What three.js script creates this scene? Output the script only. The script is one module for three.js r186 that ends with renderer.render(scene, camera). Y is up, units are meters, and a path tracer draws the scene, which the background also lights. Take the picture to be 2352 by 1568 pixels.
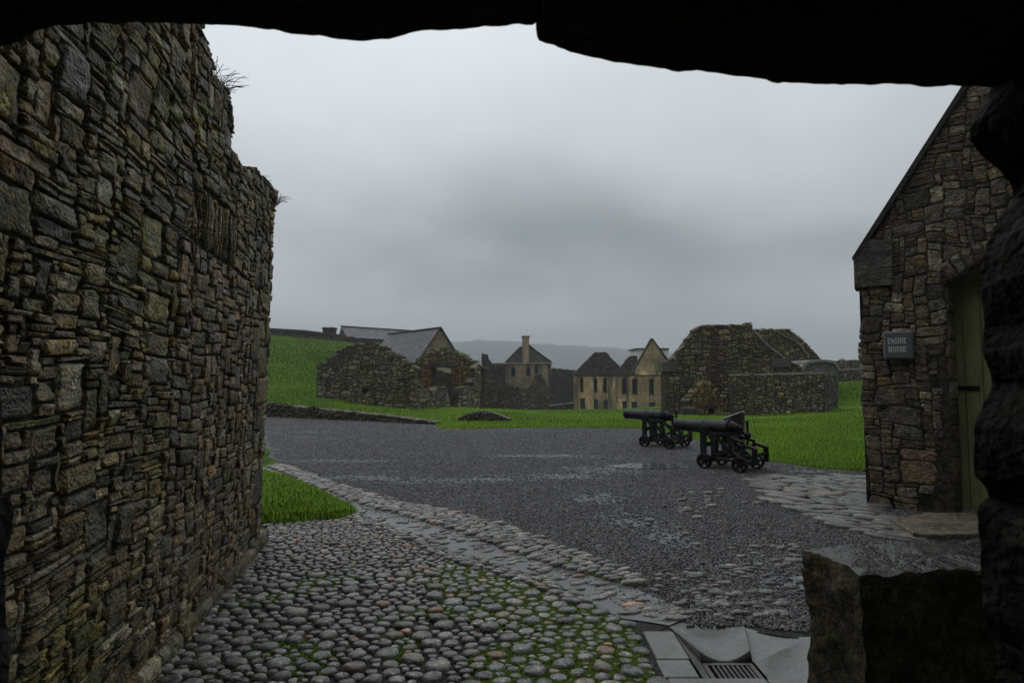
import * as THREE from 'three';
import { ImprovedNoise } from 'three/addons/math/ImprovedNoise.js';
import { mergeGeometries, mergeVertices, toCreasedNormals } from 'three/addons/utils/BufferGeometryUtils.js';
import { RoundedBoxGeometry } from 'three/addons/geometries/RoundedBoxGeometry.js';
import { FontLoader } from 'three/addons/loaders/FontLoader.js';
import { TextGeometry } from 'three/addons/geometries/TextGeometry.js';

// ---------------------------------------------------------------- camera, sky, sun, haze, exposure
const EYE = 1.8, F = 1350, CX = 1176, CY = 784, HZ = 865;          // photograph measured at 2352 x 1568
const TILT = Math.atan((HZ - CY) / F);
const scene = new THREE.Scene();
const camera = new THREE.PerspectiveCamera(2 * Math.atan(CY / F) * 180 / Math.PI, 2352 / 1568, 0.05, 6000);
camera.position.set(0, EYE, 0);
camera.rotation.x = TILT;
camera.focus = 12;
camera.userData.fStop = 7;
camera.setFocalLength && (camera.filmGauge = 36);
const renderer = new THREE.WebGLRenderer();
renderer.toneMapping = THREE.LinearToneMapping;
renderer.toneMappingExposure = 1.0;
renderer.shadowMap.enabled = true;
const perlin = new ImprovedNoise();
const fbm3 = (x, y, z, o = 4) => { let a = 0, s = 1, f = 1, n = 0; for (let i = 0; i < o; i++) { a += s * perlin.noise(x * f + i * 17.3, y * f - i * 9.1, z * f + i * 3.7); n += s; s *= 0.5; f *= 2.03; } return a / n; };
const clamp = (x, a = 0, b = 1) => Math.min(b, Math.max(a, x));
const smooth = (a, b, x) => { const t = clamp((x - a) / (b - a)); return t * t * (3 - 2 * t); };
const mix = (a, b, t) => a + (b - a) * t;
const SKYB = 1.0;
function buildSky() {
  const w = 1024, h = 512, data = new Float32Array(w * h * 4);
  for (let j = 0; j < h; j++) {
    const el = ((j + 0.5) / h - 0.5) * Math.PI;
    for (let i = 0; i < w; i++) {
      const az = ((i + 0.5) / w - 0.5) * 2 * Math.PI;             // direction (cos az, y, sin az)
      const x = Math.cos(el) * Math.cos(az), y = Math.sin(el), z = Math.cos(el) * Math.sin(az);
      // layered stratus: the cloud base is a flat sheet seen in perspective
      const yy = Math.max(y, 0.0) + 0.30;
      const px = x / yy, pz = z / yy;
      let c = 0.62 * fbm3(px * 0.75 + 4.2, pz * 0.75 + 1.7, 2.1, 5) + 0.38 * fbm3(px * 2.1 + 7, pz * 2.1, 5.3, 4);
      // one heavier bank of cloud ahead
      const a = Math.atan2(x, -z), wb = 0.5 * fbm3(px * 1.6, pz * 1.6, 9.3, 4), dx = (a - 0.13) / 0.32 + wb, dy = (el - 0.235 + 0.05 * (a - 0.13)) / 0.10 + wb;
      const bank = Math.exp(-(dx * dx + dy * dy) * (0.9 + 1.4 * c));
      const g = Math.acos(clamp((x * -0.32 + y * 0.80 + z * -0.50), -1, 1));   // brighter towards the hidden sun
      let L = 0.505 + 0.20 * smooth(0.15, 0.7, y) + 0.30 * c + 0.36 * Math.exp(-g * g * 1.9);
      L *= 1.05 * (1 - 0.50 * bank);
      L = Math.max(0.12, L) * SKYB;
      const t = smooth(0.25, 0.6, L);
      const k = (j * w + i) * 4;
      data[k] = L * mix(0.85, 0.94, t); data[k + 1] = L; data[k + 2] = L * mix(1.0, 1.055, t); data[k + 3] = 1;
    }
  }
  const t = new THREE.DataTexture(data, w, h, THREE.RGBAFormat, THREE.FloatType);
  t.mapping = THREE.EquirectangularReflectionMapping; t.magFilter = THREE.LinearFilter; t.needsUpdate = true;
  return t;
}
scene.background = scene.environment = buildSky();
const sun = new THREE.DirectionalLight(new THREE.Color(1, 0.97, 0.93), 0.5);
sun.position.set(-30, 80, -45); sun.castShadow = true; sun.shadow.radius = 90;
Object.assign(sun.shadow.camera, { left: -60, right: 60, top: 60, bottom: -60, near: 1, far: 250 });
scene.add(sun); scene.add(sun.target); sun.target.position.set(0, 0, -15);
scene.fog = new THREE.FogExp2(0xd3d8dc, 0.00082);

// ---------------------------------------------------------------- helpers
function rng(seed) { let a = seed >>> 0; return () => { a = (a + 0x6D2B79F5) >>> 0; let t = a; t = Math.imul(t ^ (t >>> 15), t | 1); t ^= t + Math.imul(t ^ (t >>> 7), t | 61); return ((t ^ (t >>> 14)) >>> 0) / 4294967296; }; }
const V3 = (x, y, z) => new THREE.Vector3(x, y, z);
function rayOf(px, py) { return V3((px - CX) / F, -(py - CY) / F, -1).applyAxisAngle(V3(1, 0, 0), TILT); }
function at(px, py, d) { const r = rayOf(px, py); return r.multiplyScalar(d / -r.z).add(V3(0, EYE, 0)); }      // the point seen at that pixel, d metres ahead
function onGround(px, py, h = 0) { const r = rayOf(px, py); return r.multiplyScalar((h - EYE) / r.y).add(V3(0, EYE, 0)); }
const used = {};
function numbered(n) { used[n] = (used[n] ?? -1) + 1; return used[n] ? `${n}_${String(used[n]).padStart(3, '0')}` : n; }
function mk(name, geo, mat, parent) { const m = new THREE.Mesh(geo, mat); m.name = parent ? name : numbered(name); m.castShadow = m.receiveShadow = true; (parent || scene).add(m); return m; }
function tag(o, label, category, group) { o.userData.label = label; o.userData.category = category; if (group) o.userData.group = group; return o; }
function struct(o, label) { o.userData.kind = 'structure'; if (label) o.userData.label = label; return o; }
function stuff(o, label) { o.userData.kind = 'stuff'; if (label) o.userData.label = label; return o; }
function thing(name, label, category, base, group) { const g = new THREE.Group(); g.name = numbered(name); g.position.copy(base); scene.add(g); tag(g, label, category, group); return g; }
function part(name, geo, mat, g, label) { geo.translate(-g.position.x, -g.position.y, -g.position.z); const m = mk(name, geo, mat, g); if (label) m.userData.label = label; return m; }   // geometry given in world axes
const merge = (l) => mergeGeometries(l.map(g => { const h = g.index ? g.toNonIndexed() : g; for (const k of Object.keys(h.attributes)) if (!['position', 'normal', 'uv'].includes(k)) h.deleteAttribute(k); return h; }));
function metreUV(g, s = 1) { const p = g.attributes.position, n = g.attributes.normal, uv = new Float32Array(p.count * 2); for (let i = 0; i < p.count; i++) { const ax = Math.abs(n.getX(i)), ay = Math.abs(n.getY(i)), az = Math.abs(n.getZ(i)); let a, b; if (ay >= ax && ay >= az) { a = p.getX(i); b = p.getZ(i); } else if (ax >= az) { a = p.getZ(i); b = p.getY(i); } else { a = p.getX(i); b = p.getY(i); } uv[2 * i] = a * s; uv[2 * i + 1] = b * s; } g.setAttribute('uv', new THREE.BufferAttribute(uv, 2)); return g; }
function box(x0, x1, y0, y1, z0, z1, bevel = 0) { const w = x1 - x0, h = y1 - y0, d = z1 - z0; const g = bevel ? new RoundedBoxGeometry(w, h, d, 1, Math.min(bevel, w / 2.1, h / 2.1, d / 2.1)) : new THREE.BoxGeometry(w, h, d); g.translate((x0 + x1) / 2, (y0 + y1) / 2, (z0 + z1) / 2); return metreUV(g); }
function bar(p, q, w, h, bevel = 0.006) { const d = q.clone().sub(p), L = d.length(); const g = new RoundedBoxGeometry(L, h, w, 1, Math.min(bevel, w / 2.1, h / 2.1)); const m = new THREE.Matrix4(); const X = d.normalize(), Z = X.clone().cross(Math.abs(X.y) > 0.95 ? V3(1, 0, 0) : V3(0, 1, 0)).normalize(), Y = Z.clone().cross(X); m.makeBasis(X, Y, Z); m.setPosition(p.clone().add(q).multiplyScalar(0.5)); g.applyMatrix4(m); return g; }
function cyl(p, q, r0, r1 = r0, n = 14) { const d = q.clone().sub(p); const g = new THREE.CylinderGeometry(r1, r0, d.length(), n); g.applyQuaternion(new THREE.Quaternion().setFromUnitVectors(V3(0, 1, 0), d.clone().normalize())); g.translate((p.x + q.x) / 2, (p.y + q.y) / 2, (p.z + q.z) / 2); return g; }
function inPoly(x, y, p) { let c = false; for (let i = 0, j = p.length - 1; i < p.length; j = i++) { if ((p[i][1] > y) !== (p[j][1] > y) && x < (p[j][0] - p[i][0]) * (y - p[i][1]) / (p[j][1] - p[i][1]) + p[i][0]) c = !c; } return c; }
function polyDist(x, y, p) { let b = 1e9; for (let i = 0, j = p.length - 1; i < p.length; j = i++) { const ax = p[j][0], ay = p[j][1], bx = p[i][0], by = p[i][1], t = clamp(((x - ax) * (bx - ax) + (y - ay) * (by - ay)) / ((bx - ax) ** 2 + (by - ay) ** 2)); b = Math.min(b, Math.hypot(x - ax - t * (bx - ax), y - ay - t * (by - ay))); } return b; }
const interp = (pts) => (u) => { if (u <= pts[0][0]) return pts[0][1]; for (let i = 1; i < pts.length; i++) if (u <= pts[i][0]) { const [a, b] = [pts[i - 1], pts[i]]; return mix(a[1], b[1], (u - a[0]) / Math.max(1e-6, b[0] - a[0])); } return pts[pts.length - 1][1]; };

// ---------------------------------------------------------------- computed textures (grain, stain and relief only)
function tileNoise(N, seed, freq, oct, fy = freq) {
  const out = new Float32Array(N * N); let amp = 1, tot = 0;
  for (let o = 0; o < oct; o++) {
    const gx = Math.round(freq * 2 ** o), gy = Math.round(fy * 2 ** o), r = rng(seed + o * 101), lat = new Float32Array(gx * gy); for (let i = 0; i < lat.length; i++) lat[i] = r() * 2 - 1;
    for (let y = 0; y < N; y++) { const v = y / N * gy, j = Math.floor(v), fv = v - j, sv = fv * fv * (3 - 2 * fv), j0 = (j % gy) * gx, j1 = ((j + 1) % gy) * gx;
      for (let x = 0; x < N; x++) { const u = x / N * gx, i = Math.floor(u), fu = u - i, su = fu * fu * (3 - 2 * fu), i0 = i % gx, i1 = (i + 1) % gx;
        out[y * N + x] += amp * mix(mix(lat[j0 + i0], lat[j0 + i1], su), mix(lat[j1 + i0], lat[j1 + i1], su), sv); } }
    tot += amp; amp *= 0.55;
  }
  for (let i = 0; i < out.length; i++) out[i] /= tot; return out;
}
function worley(N, seed, n) { // distance to the nearest point and cell value
  const r = rng(seed), px = [], py = [], cv = []; for (let i = 0; i < n * n; i++) { px.push((i % n + r()) / n * N); py.push((Math.floor(i / n) + r()) / n * N); cv.push(r()); }
  const d1 = new Float32Array(N * N), id = new Float32Array(N * N), e = new Float32Array(N * N);
  for (let y = 0; y < N; y++) for (let x = 0; x < N; x++) { const cx = Math.floor(x / N * n), cy = Math.floor(y / N * n); let b = 1e9, b2 = 1e9, k = 0; for (let a = -1; a <= 1; a++) for (let c = -1; c <= 1; c++) { const i = (cx + a + n) % n, j = (cy + c + n) % n, q = j * n + i; let dx = Math.abs(px[q] - x), dy = Math.abs(py[q] - y); dx = Math.min(dx, N - dx); dy = Math.min(dy, N - dy); const d = Math.hypot(dx, dy); if (d < b) { b2 = b; b = d; k = q; } else if (d < b2) b2 = d; } d1[y * N + x] = b / N * n; e[y * N + x] = (b2 - b) / N * n; id[y * N + x] = cv[k]; }
  return { d1, id, e };
}
const enc = (c) => { c = clamp(c); return c <= 0.0031308 ? 12.92 * c : 1.055 * Math.pow(c, 1 / 2.4) - 0.055; };
function tex(N, fn, rep, srgb, M = N) { const d = new Uint8Array(N * M * 4); const o = [0, 0, 0]; for (let i = 0; i < N * M; i++) { fn(i, o); d[4 * i] = clamp(o[0]) * 255; d[4 * i + 1] = clamp(o[1]) * 255; d[4 * i + 2] = clamp(o[2]) * 255; d[4 * i + 3] = 255; } const t = new THREE.DataTexture(d, N, M); t.wrapS = t.wrapT = THREE.RepeatWrapping; t.magFilter = THREE.LinearFilter; t.minFilter = THREE.LinearMipmapLinearFilter; t.generateMipmaps = true; if (srgb) t.colorSpace = THREE.SRGBColorSpace; t.repeat.set(rep, rep); t.needsUpdate = true; return t; }
const rep = (t, r, s = r) => { const c = t.clone(); c.repeat.set(r, s); c.needsUpdate = true; return c; };
const N1 = 1024, nA = tileNoise(N1, 11, 4, 7), nB = tileNoise(N1, 23, 9, 6), nC = tileNoise(N1, 37, 24, 5), nS = tileNoise(N1, 51, 3, 6, 30), wL = worley(N1, 5, 15), nF = tileNoise(N1, 71, 90, 3);
// weathered rubble stone: mottled, pale lichen, a little ochre lichen
const stoneCol = tex(N1, (i, o) => { let b = Math.max(0.07, 0.33 + 0.24 * nA[i] + 0.30 * nC[i] + 0.30 * nF[i] + 0.10 * nS[i]); const li = smooth(0.34, 0.22, wL.d1[i] + 0.22 * nC[i]) * (wL.id[i] > 0.66 ? 1 : 0) * smooth(-0.25, 0.1, nF[i]); const oc = smooth(0.34, 0.6, nB[i] + 0.35 * nF[i]); const gr = smooth(0.10, 0.5, nA[i] - 0.4 * nF[i]) * 0.5; let r = b, g = b * 0.985, bl = b * 0.95; r = mix(r, b * 0.86, gr); g = mix(g, b * 0.92, gr); bl = mix(bl, b * 0.62, gr); r = mix(r, b * 1.12, oc); g = mix(g, b * 0.92, oc); bl = mix(bl, b * 0.48, oc); o[0] = enc(mix(r, 0.98, li * 0.75)); o[1] = enc(mix(g, 0.98, li * 0.75)); o[2] = enc(mix(bl, 0.92, li * 0.75)); }, 1 / 1.3, true);
const stoneBump = tex(N1, (i, o) => { const v = 0.5 + 0.34 * nA[i] + 0.30 * nB[i] + 0.24 * nC[i] + 0.25 * nF[i] + 0.40 * nS[i] * smooth(-0.3, 0.3, nA[i]); o[0] = o[1] = o[2] = v; }, 1 / 1.3, false);
const stoneRough = tex(512, (k, o) => { const i = (k >> 9) * 2 * N1 + (k & 511) * 2; o[0] = o[1] = o[2] = clamp(0.62 + 0.5 * nB[i] + 0.25 * nF[i], 0.3, 1); }, 1 / 1.3, false);
const mortarCol = tex(512, (k, o) => { const i = (k >> 9) * 2 * N1 + (k & 511) * 2; const b = 0.6 + 0.5 * nC[i] + 0.4 * nF[i], m = smooth(0.02, 0.3, nA[i]); o[0] = mix(b, b * 0.62, m); o[1] = mix(b * 0.95, b * 0.72, m); o[2] = mix(b * 0.86, b * 0.36, m); }, 1 / 0.9, true);
const wG = worley(N1, 91, 46), wG2 = worley(N1, 97, 80);
const gravelBump = tex(N1, (i, o) => { o[0] = o[1] = o[2] = clamp(Math.max(smooth(0, 0.55, wG.e[i]) * (0.35 + 0.65 * wG.id[i]), smooth(0, 0.5, wG2.e[i]) * 0.5 * wG2.id[i])); }, 1 / 1.5, false);
const gravelCol = tex(N1, (i, o) => { const e = smooth(0, 0.3, wG.e[i]); const b = (0.42 + 0.5 * wG.id[i] + 0.2 * nF[i]) * (0.55 + 0.45 * e); const w = wG.id[i] > 0.86 ? 1.12 : 1; o[0] = b * w; o[1] = b * 0.99; o[2] = b * (2.06 - w); }, 1 / 1.5, true);
const grassCol = tex(N1, (i, o) => { const b = 0.62 + 0.35 * nB[i] + 0.28 * nF[i] + 0.2 * nC[i]; const y = smooth(0, 0.6, nA[i]); o[0] = b * mix(0.9, 1.12, y); o[1] = b * 1.0; o[2] = b * mix(0.9, 0.75, y); }, 1 / 5, true);
const grassBump = tex(512, (k, o) => { const i = (k >> 9) * 2 * N1 + (k & 511) * 2; o[0] = o[1] = o[2] = 0.5 + 0.4 * nF[i] + 0.4 * nC[i]; }, 1 / 3, false);
const soilCol = tex(512, (k, o) => { const i = (k >> 9) * 2 * N1 + (k & 511) * 2; const b = 0.6 + 0.5 * nF[i] + 0.3 * nC[i]; const m = smooth(-0.05, 0.18, nB[i] + 0.5 * nA[i]); o[0] = mix(b, b * 0.62, m * 0.6); o[1] = mix(b * 0.95, b * 0.95, m); o[2] = mix(b * 0.9, b * 0.25, m); }, 1 / 2.2, true);
const concreteCol = tex(512, (k, o) => { const i = (k >> 9) * 2 * N1 + (k & 511) * 2; const b = 0.62 + 0.22 * nA[i] + 0.16 * nF[i] + 0.14 * nC[i], m = smooth(0.15, 0.5, nB[i] - 0.3 * nA[i]) * 0.45; o[0] = enc(mix(b, b * 0.62, m)); o[1] = enc(mix(b, b * 0.60, m)); o[2] = enc(mix(b * 0.98, b * 0.42, m)); }, 1 / 1.6, true);
const ironBump = tex(512, (k, o) => { const i = (k >> 9) * 2 * N1 + (k & 511) * 2; o[0] = o[1] = o[2] = 0.5 + 0.5 * nF[i] + 0.3 * nC[i]; }, 3, false);
const plasterCol = (seed, ocr) => { const W = 1024, H = 512, a = tileNoise(1024, seed, 5, 7), st = tileNoise(1024, seed + 7, 34, 4, 3), sp = tileNoise(1024, seed + 9, 60, 4); return tex(W, (i, o) => { const x = i % W, y = (i / W) | 0, v = y / H; const drip = smooth(0.0, 0.55, st[i] + 0.55 * (v - 0.55)); const low = smooth(0.42, 0.05, v + 0.5 * a[i]); const pit = smooth(0.18, 0.5, sp[i] + 0.4 * a[(i * 3) % (W * H)]); const b = 0.80 + 0.30 * a[i] + 0.2 * sp[i]; let r = b, g = b * mix(0.92, 0.82, ocr), bl = b * mix(0.82, 0.56, ocr); const k = clamp(0.75 * drip + 0.5 * low + 0.5 * pit); r = mix(r, 0.36, k); g = mix(g, 0.35, k); bl = mix(bl, 0.32, k); o[0] = r; o[1] = g; o[2] = bl; }, 1, true, H); };

const SP = (o) => new THREE.MeshPhysicalMaterial(o);
const S = (o) => new THREE.MeshStandardMaterial(o);
const lin = (r, g, b) => new THREE.Color().setRGB(r, g, b);
const M = {
  stone: S({ name: 'rubble_stone', vertexColors: true, map: stoneCol, bumpMap: stoneBump, bumpScale: 0.034, roughness: 1.0, roughnessMap: stoneRough }),
  stoneFar: S({ name: 'weathered_stone', vertexColors: true, map: rep(stoneCol, 1 / 2.4), bumpMap: rep(stoneBump, 1 / 2.4), bumpScale: 0.05, roughness: 0.9 }),
  mortar: S({ name: 'mortar', color: lin(0.055, 0.049, 0.034), map: mortarCol, bumpMap: rep(stoneBump, 1 / 0.6), bumpScale: 0.03, roughness: 0.95 }),
  mortarFar: S({ name: 'old_mortar', color: lin(0.10, 0.09, 0.07), map: rep(mortarCol, 1 / 2), bumpMap: rep(stoneBump, 1 / 1.5), bumpScale: 0.05, roughness: 0.95 }),
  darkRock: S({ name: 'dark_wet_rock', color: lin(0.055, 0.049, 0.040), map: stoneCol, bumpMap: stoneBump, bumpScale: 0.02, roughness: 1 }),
  plinth: S({ name: 'wet_stone', color: lin(0.043, 0.039, 0.031), map: stoneCol, bumpMap: stoneBump, bumpScale: 0.012, roughness: 0.42, roughnessMap: stoneRough }),
  cobble: S({ name: 'wet_cobble', vertexColors: true, map: rep(stoneCol, 1 / 0.7), bumpMap: rep(stoneBump, 1 / 0.5), bumpScale: 0.006, roughness: 0.5, roughnessMap: stoneRough }),
  mossyRock: S({ name: 'mossy_rock', color: lin(0.14, 0.12, 0.07), map: mortarCol, bumpMap: stoneBump, bumpScale: 0.012, roughness: 0.95 }),
  slab: S({ name: 'wet_concrete', color: lin(0.25, 0.255, 0.248), map: concreteCol, bumpMap: rep(stoneBump, 1 / 0.4), bumpScale: 0.002, roughness: 0.45, roughnessMap: stoneRough }),
  soil: S({ name: 'soil', color: lin(0.030, 0.029, 0.021), map: soilCol, bumpMap: gravelBump, bumpScale: 0.02, roughness: 0.75 }),
  gravel: S({ name: 'gravel', color: lin(0.125, 0.127, 0.132), map: gravelCol, bumpMap: gravelBump, bumpScale: 0.022, roughness: 0.55 }),
  pebble: S({ name: 'pebble', color: lin(1.0, 1.0, 1.0), roughness: 0.4 }),
  lawn: SP({ name: 'lawn', specularIntensity: 0.2, color: lin(0.125, 0.25, 0.014), map: grassCol, bumpMap: grassBump, bumpScale: 0.06, roughness: 0.9 }),
  blade: SP({ name: 'grass_blade', specularIntensity: 0.3, color: lin(1, 1, 1), roughness: 0.7, side: THREE.DoubleSide }),
  water: S({ name: 'shallow_water', color: lin(0.06, 0.064, 0.066), roughness: 0.12, bumpMap: rep(stoneBump, 1 / 1.7), bumpScale: 0.0015 }),
  runnel: S({ name: 'silty_water', color: lin(0.11, 0.11, 0.108), roughness: 0.14, bumpMap: rep(stoneBump, 1 / 1.3), bumpScale: 0.002 }),
  film: S({ name: 'film_of_water', color: lin(0.05, 0.053, 0.056), roughness: 0.25, bumpMap: rep(stoneBump, 1 / 1.1), bumpScale: 0.003 }),
  iron: SP({ name: 'black_painted_iron', specularIntensity: 0.5, color: lin(0.003, 0.003, 0.004), roughness: 0.38, bumpMap: ironBump, bumpScale: 0.002 }),
  slate: S({ name: 'roof_slate', vertexColors: true, roughness: 0.5, bumpMap: rep(stoneBump, 1 / 1), bumpScale: 0.01 }),
  coping: S({ name: 'pale_coping', color: lin(0.62, 0.60, 0.55), map: stoneCol, bumpMap: stoneBump, bumpScale: 0.02, roughness: 0.8 }),
  verge: S({ name: 'dark_verge', color: lin(0.06, 0.058, 0.055), map: stoneCol, bumpMap: stoneBump, bumpScale: 0.01, roughness: 0.6 }),
  plasterA: S({ name: 'stained_ochre_plaster', color: lin(0.82, 0.765, 0.635), map: rep(plasterCol(301, 0.40), 1 / 12, 1 / 6), bumpMap: rep(stoneBump, 1 / 2), bumpScale: 0.03, roughness: 0.92 }),
  plasterB: S({ name: 'grey_plaster', color: lin(0.42, 0.41, 0.375), map: rep(plasterCol(331, 0.15), 1 / 12, 1 / 8), bumpMap: rep(stoneBump, 1 / 2), bumpScale: 0.03, roughness: 0.92 }),
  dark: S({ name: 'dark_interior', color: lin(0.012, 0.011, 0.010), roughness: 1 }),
  teal: S({ name: 'teal_shutter', color: lin(0.028, 0.05, 0.062), roughness: 0.7 }),
  brownMortar: S({ name: 'brown_mortar', color: lin(0.15, 0.125, 0.095), map: mortarCol, bumpMap: stoneBump, bumpScale: 0.02, roughness: 0.9 }),
  doorPaint: S({ name: 'faded_green_paint', color: lin(0.42, 0.44, 0.19), map: rep(concreteCol, 0.5, 0.12), bumpMap: rep(stoneBump, 3, 0.3), bumpScale: 0.004, roughness: 0.6 }),
  sign: S({ name: 'sign_slate', color: lin(0.13, 0.138, 0.145), bumpMap: rep(stoneBump, 3), bumpScale: 0.0015, roughness: 0.55 }),
  letters: S({ name: 'sign_letters', color: lin(0.85, 0.86, 0.85), roughness: 0.7 }),
  white: S({ name: 'white_render', color: lin(0.62, 0.62, 0.60), roughness: 0.9 }),
  hill: S({ name: 'far_hillside', color: lin(0.05, 0.065, 0.05), map: rep(grassCol, 1 / 150), roughness: 1 }),
};
const PAL = {   // linear base colours of the stones
  left: [[0.185, 0.155, 0.108], [0.170, 0.148, 0.105], [0.19, 0.172, 0.140], [0.135, 0.122, 0.088], [0.155, 0.142, 0.082], [0.215, 0.205, 0.18], [0.19, 0.145, 0.10], [0.11, 0.105, 0.09]],
  block: [[0.185, 0.150, 0.115], [0.165, 0.140, 0.11], [0.205, 0.175, 0.140], [0.155, 0.135, 0.115], [0.13, 0.125, 0.12], [0.21, 0.165, 0.115]],
  engine: [[0.115, 0.085, 0.062], [0.095, 0.078, 0.062], [0.14, 0.12, 0.095], [0.08, 0.072, 0.062], [0.12, 0.088, 0.07], [0.16, 0.15, 0.125]],
  ruin: [[0.165, 0.150, 0.120], [0.14, 0.13, 0.105], [0.19, 0.175, 0.145], [0.115, 0.105, 0.088], [0.16, 0.145, 0.105], [0.22, 0.21, 0.185]],
  ochre: [[0.20, 0.165, 0.09], [0.17, 0.145, 0.095], [0.23, 0.19, 0.11], [0.15, 0.135, 0.10], [0.24, 0.22, 0.17], [0.13, 0.115, 0.085]],
  pale: [[0.25, 0.24, 0.21], [0.20, 0.19, 0.165], [0.28, 0.27, 0.24], [0.16, 0.155, 0.13]],
  dark: [[0.09, 0.085, 0.075], [0.075, 0.07, 0.062], [0.11, 0.105, 0.09]],
};
const WARM = { left: [1.06, 0.98, 0.76], block: [1.08, 0.96, 0.76], engine: [1.06, 0.98, 0.84], ruin: [1.05, 0.99, 0.82], ochre: [1.03, 0.98, 0.80], pale: [1.02, 1, 0.9], dark: [1.02, 1, 0.88] }; for (const k in PAL) PAL[k] = PAL[k].map(c => c.map((v, i) => v * WARM[k][i]));
const tintOf = (pal, r, k = 1) => { const c = pal[Math.floor(r() * pal.length)], b = k * (0.50 + 0.85 * r()) * 2.7; return [c[0] * b, c[1] * b * (0.98 + 0.04 * r()), c[2] * b * (0.94 + 0.12 * r())]; };

// ---------------------------------------------------------------- masonry
// a frame is a wall's face: origin, U along, V up, N outwards
function frame(a, b, y0) { const o = V3(a[0], y0, -a[1]), e = V3(b[0], y0, -b[1]), U = e.clone().sub(o), W = U.length(); U.normalize(); return { o, U, V: V3(0, 1, 0), N: V3(-U.z, 0, U.x), W }; }
function onPlane(fr, px, py) { const r = rayOf(px, py), e = V3(0, EYE, 0), t = fr.o.clone().sub(e).dot(fr.N) / r.dot(fr.N), p = r.multiplyScalar(t).add(e).sub(fr.o); return [p.dot(fr.U), p.dot(fr.V)]; }
const put = (fr, u, v, n) => V3(fr.o.x + fr.U.x * u + fr.V.x * v + fr.N.x * n, fr.o.y + fr.U.y * u + fr.V.y * v + fr.N.y * n, fr.o.z + fr.U.z * u + fr.V.z * v + fr.N.z * n);
function basis(fr) { return new THREE.Matrix4().makeBasis(fr.U, fr.V, fr.N).setPosition(fr.o); }
// rectangles of many sizes laid on a fine grid, bottom up
function pack(W, H, cw, ch, sizes, r, inside) {
  const nx = Math.ceil(W / cw), ny = Math.ceil(H / ch), g = new Uint8Array(nx * ny), out = [];
  for (let j = 0; j < ny; j++) for (let i = 0; i < nx; i++) g[j * nx + i] = inside((i + 0.5) * cw, (j + 0.5) * ch) ? 0 : 1;
  for (let j = 0; j < ny; j++) for (let i = 0; i < nx; i++) {
    if (g[j * nx + i]) continue;
    const s = sizes(((i + 0.5) * cw), (j + 0.5) * ch, r); let w = Math.max(1, Math.round(s[0] / cw)), h = Math.max(1, Math.round(s[1] / ch));
    let run = 0; while (i + run < nx && run < w + 2 && !g[j * nx + i + run]) run++;
    w = run <= w + 1 ? Math.min(run, w + 1) : w; let hh = 1;
    for (; hh < h && j + hh < ny; hh++) { let ok = true; for (let k = 0; k < w; k++) if (g[(j + hh) * nx + i + k]) { ok = false; break; } if (!ok) break; }
    for (let a = 0; a < hh; a++) for (let k = 0; k < w; k++) g[(j + a) * nx + i + k] = 1;
    out.push([i * cw, j * ch, (i + w) * cw, (j + hh) * ch]);
  }
  return out;
}
const LN = { 3: [-1, -0.76, 0.76, 1], 4: [-1, -0.8, 0, 0.8, 1], 5: [-1, -0.84, -0.3, 0.3, 0.84, 1], 8: [-1, -0.9, -0.72, -0.38, 0, 0.38, 0.72, 0.9, 1], 12: [-1, -0.95, -0.86, -0.7, -0.5, -0.25, 0, 0.25, 0.5, 0.7, 0.86, 0.95, 1] };
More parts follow.
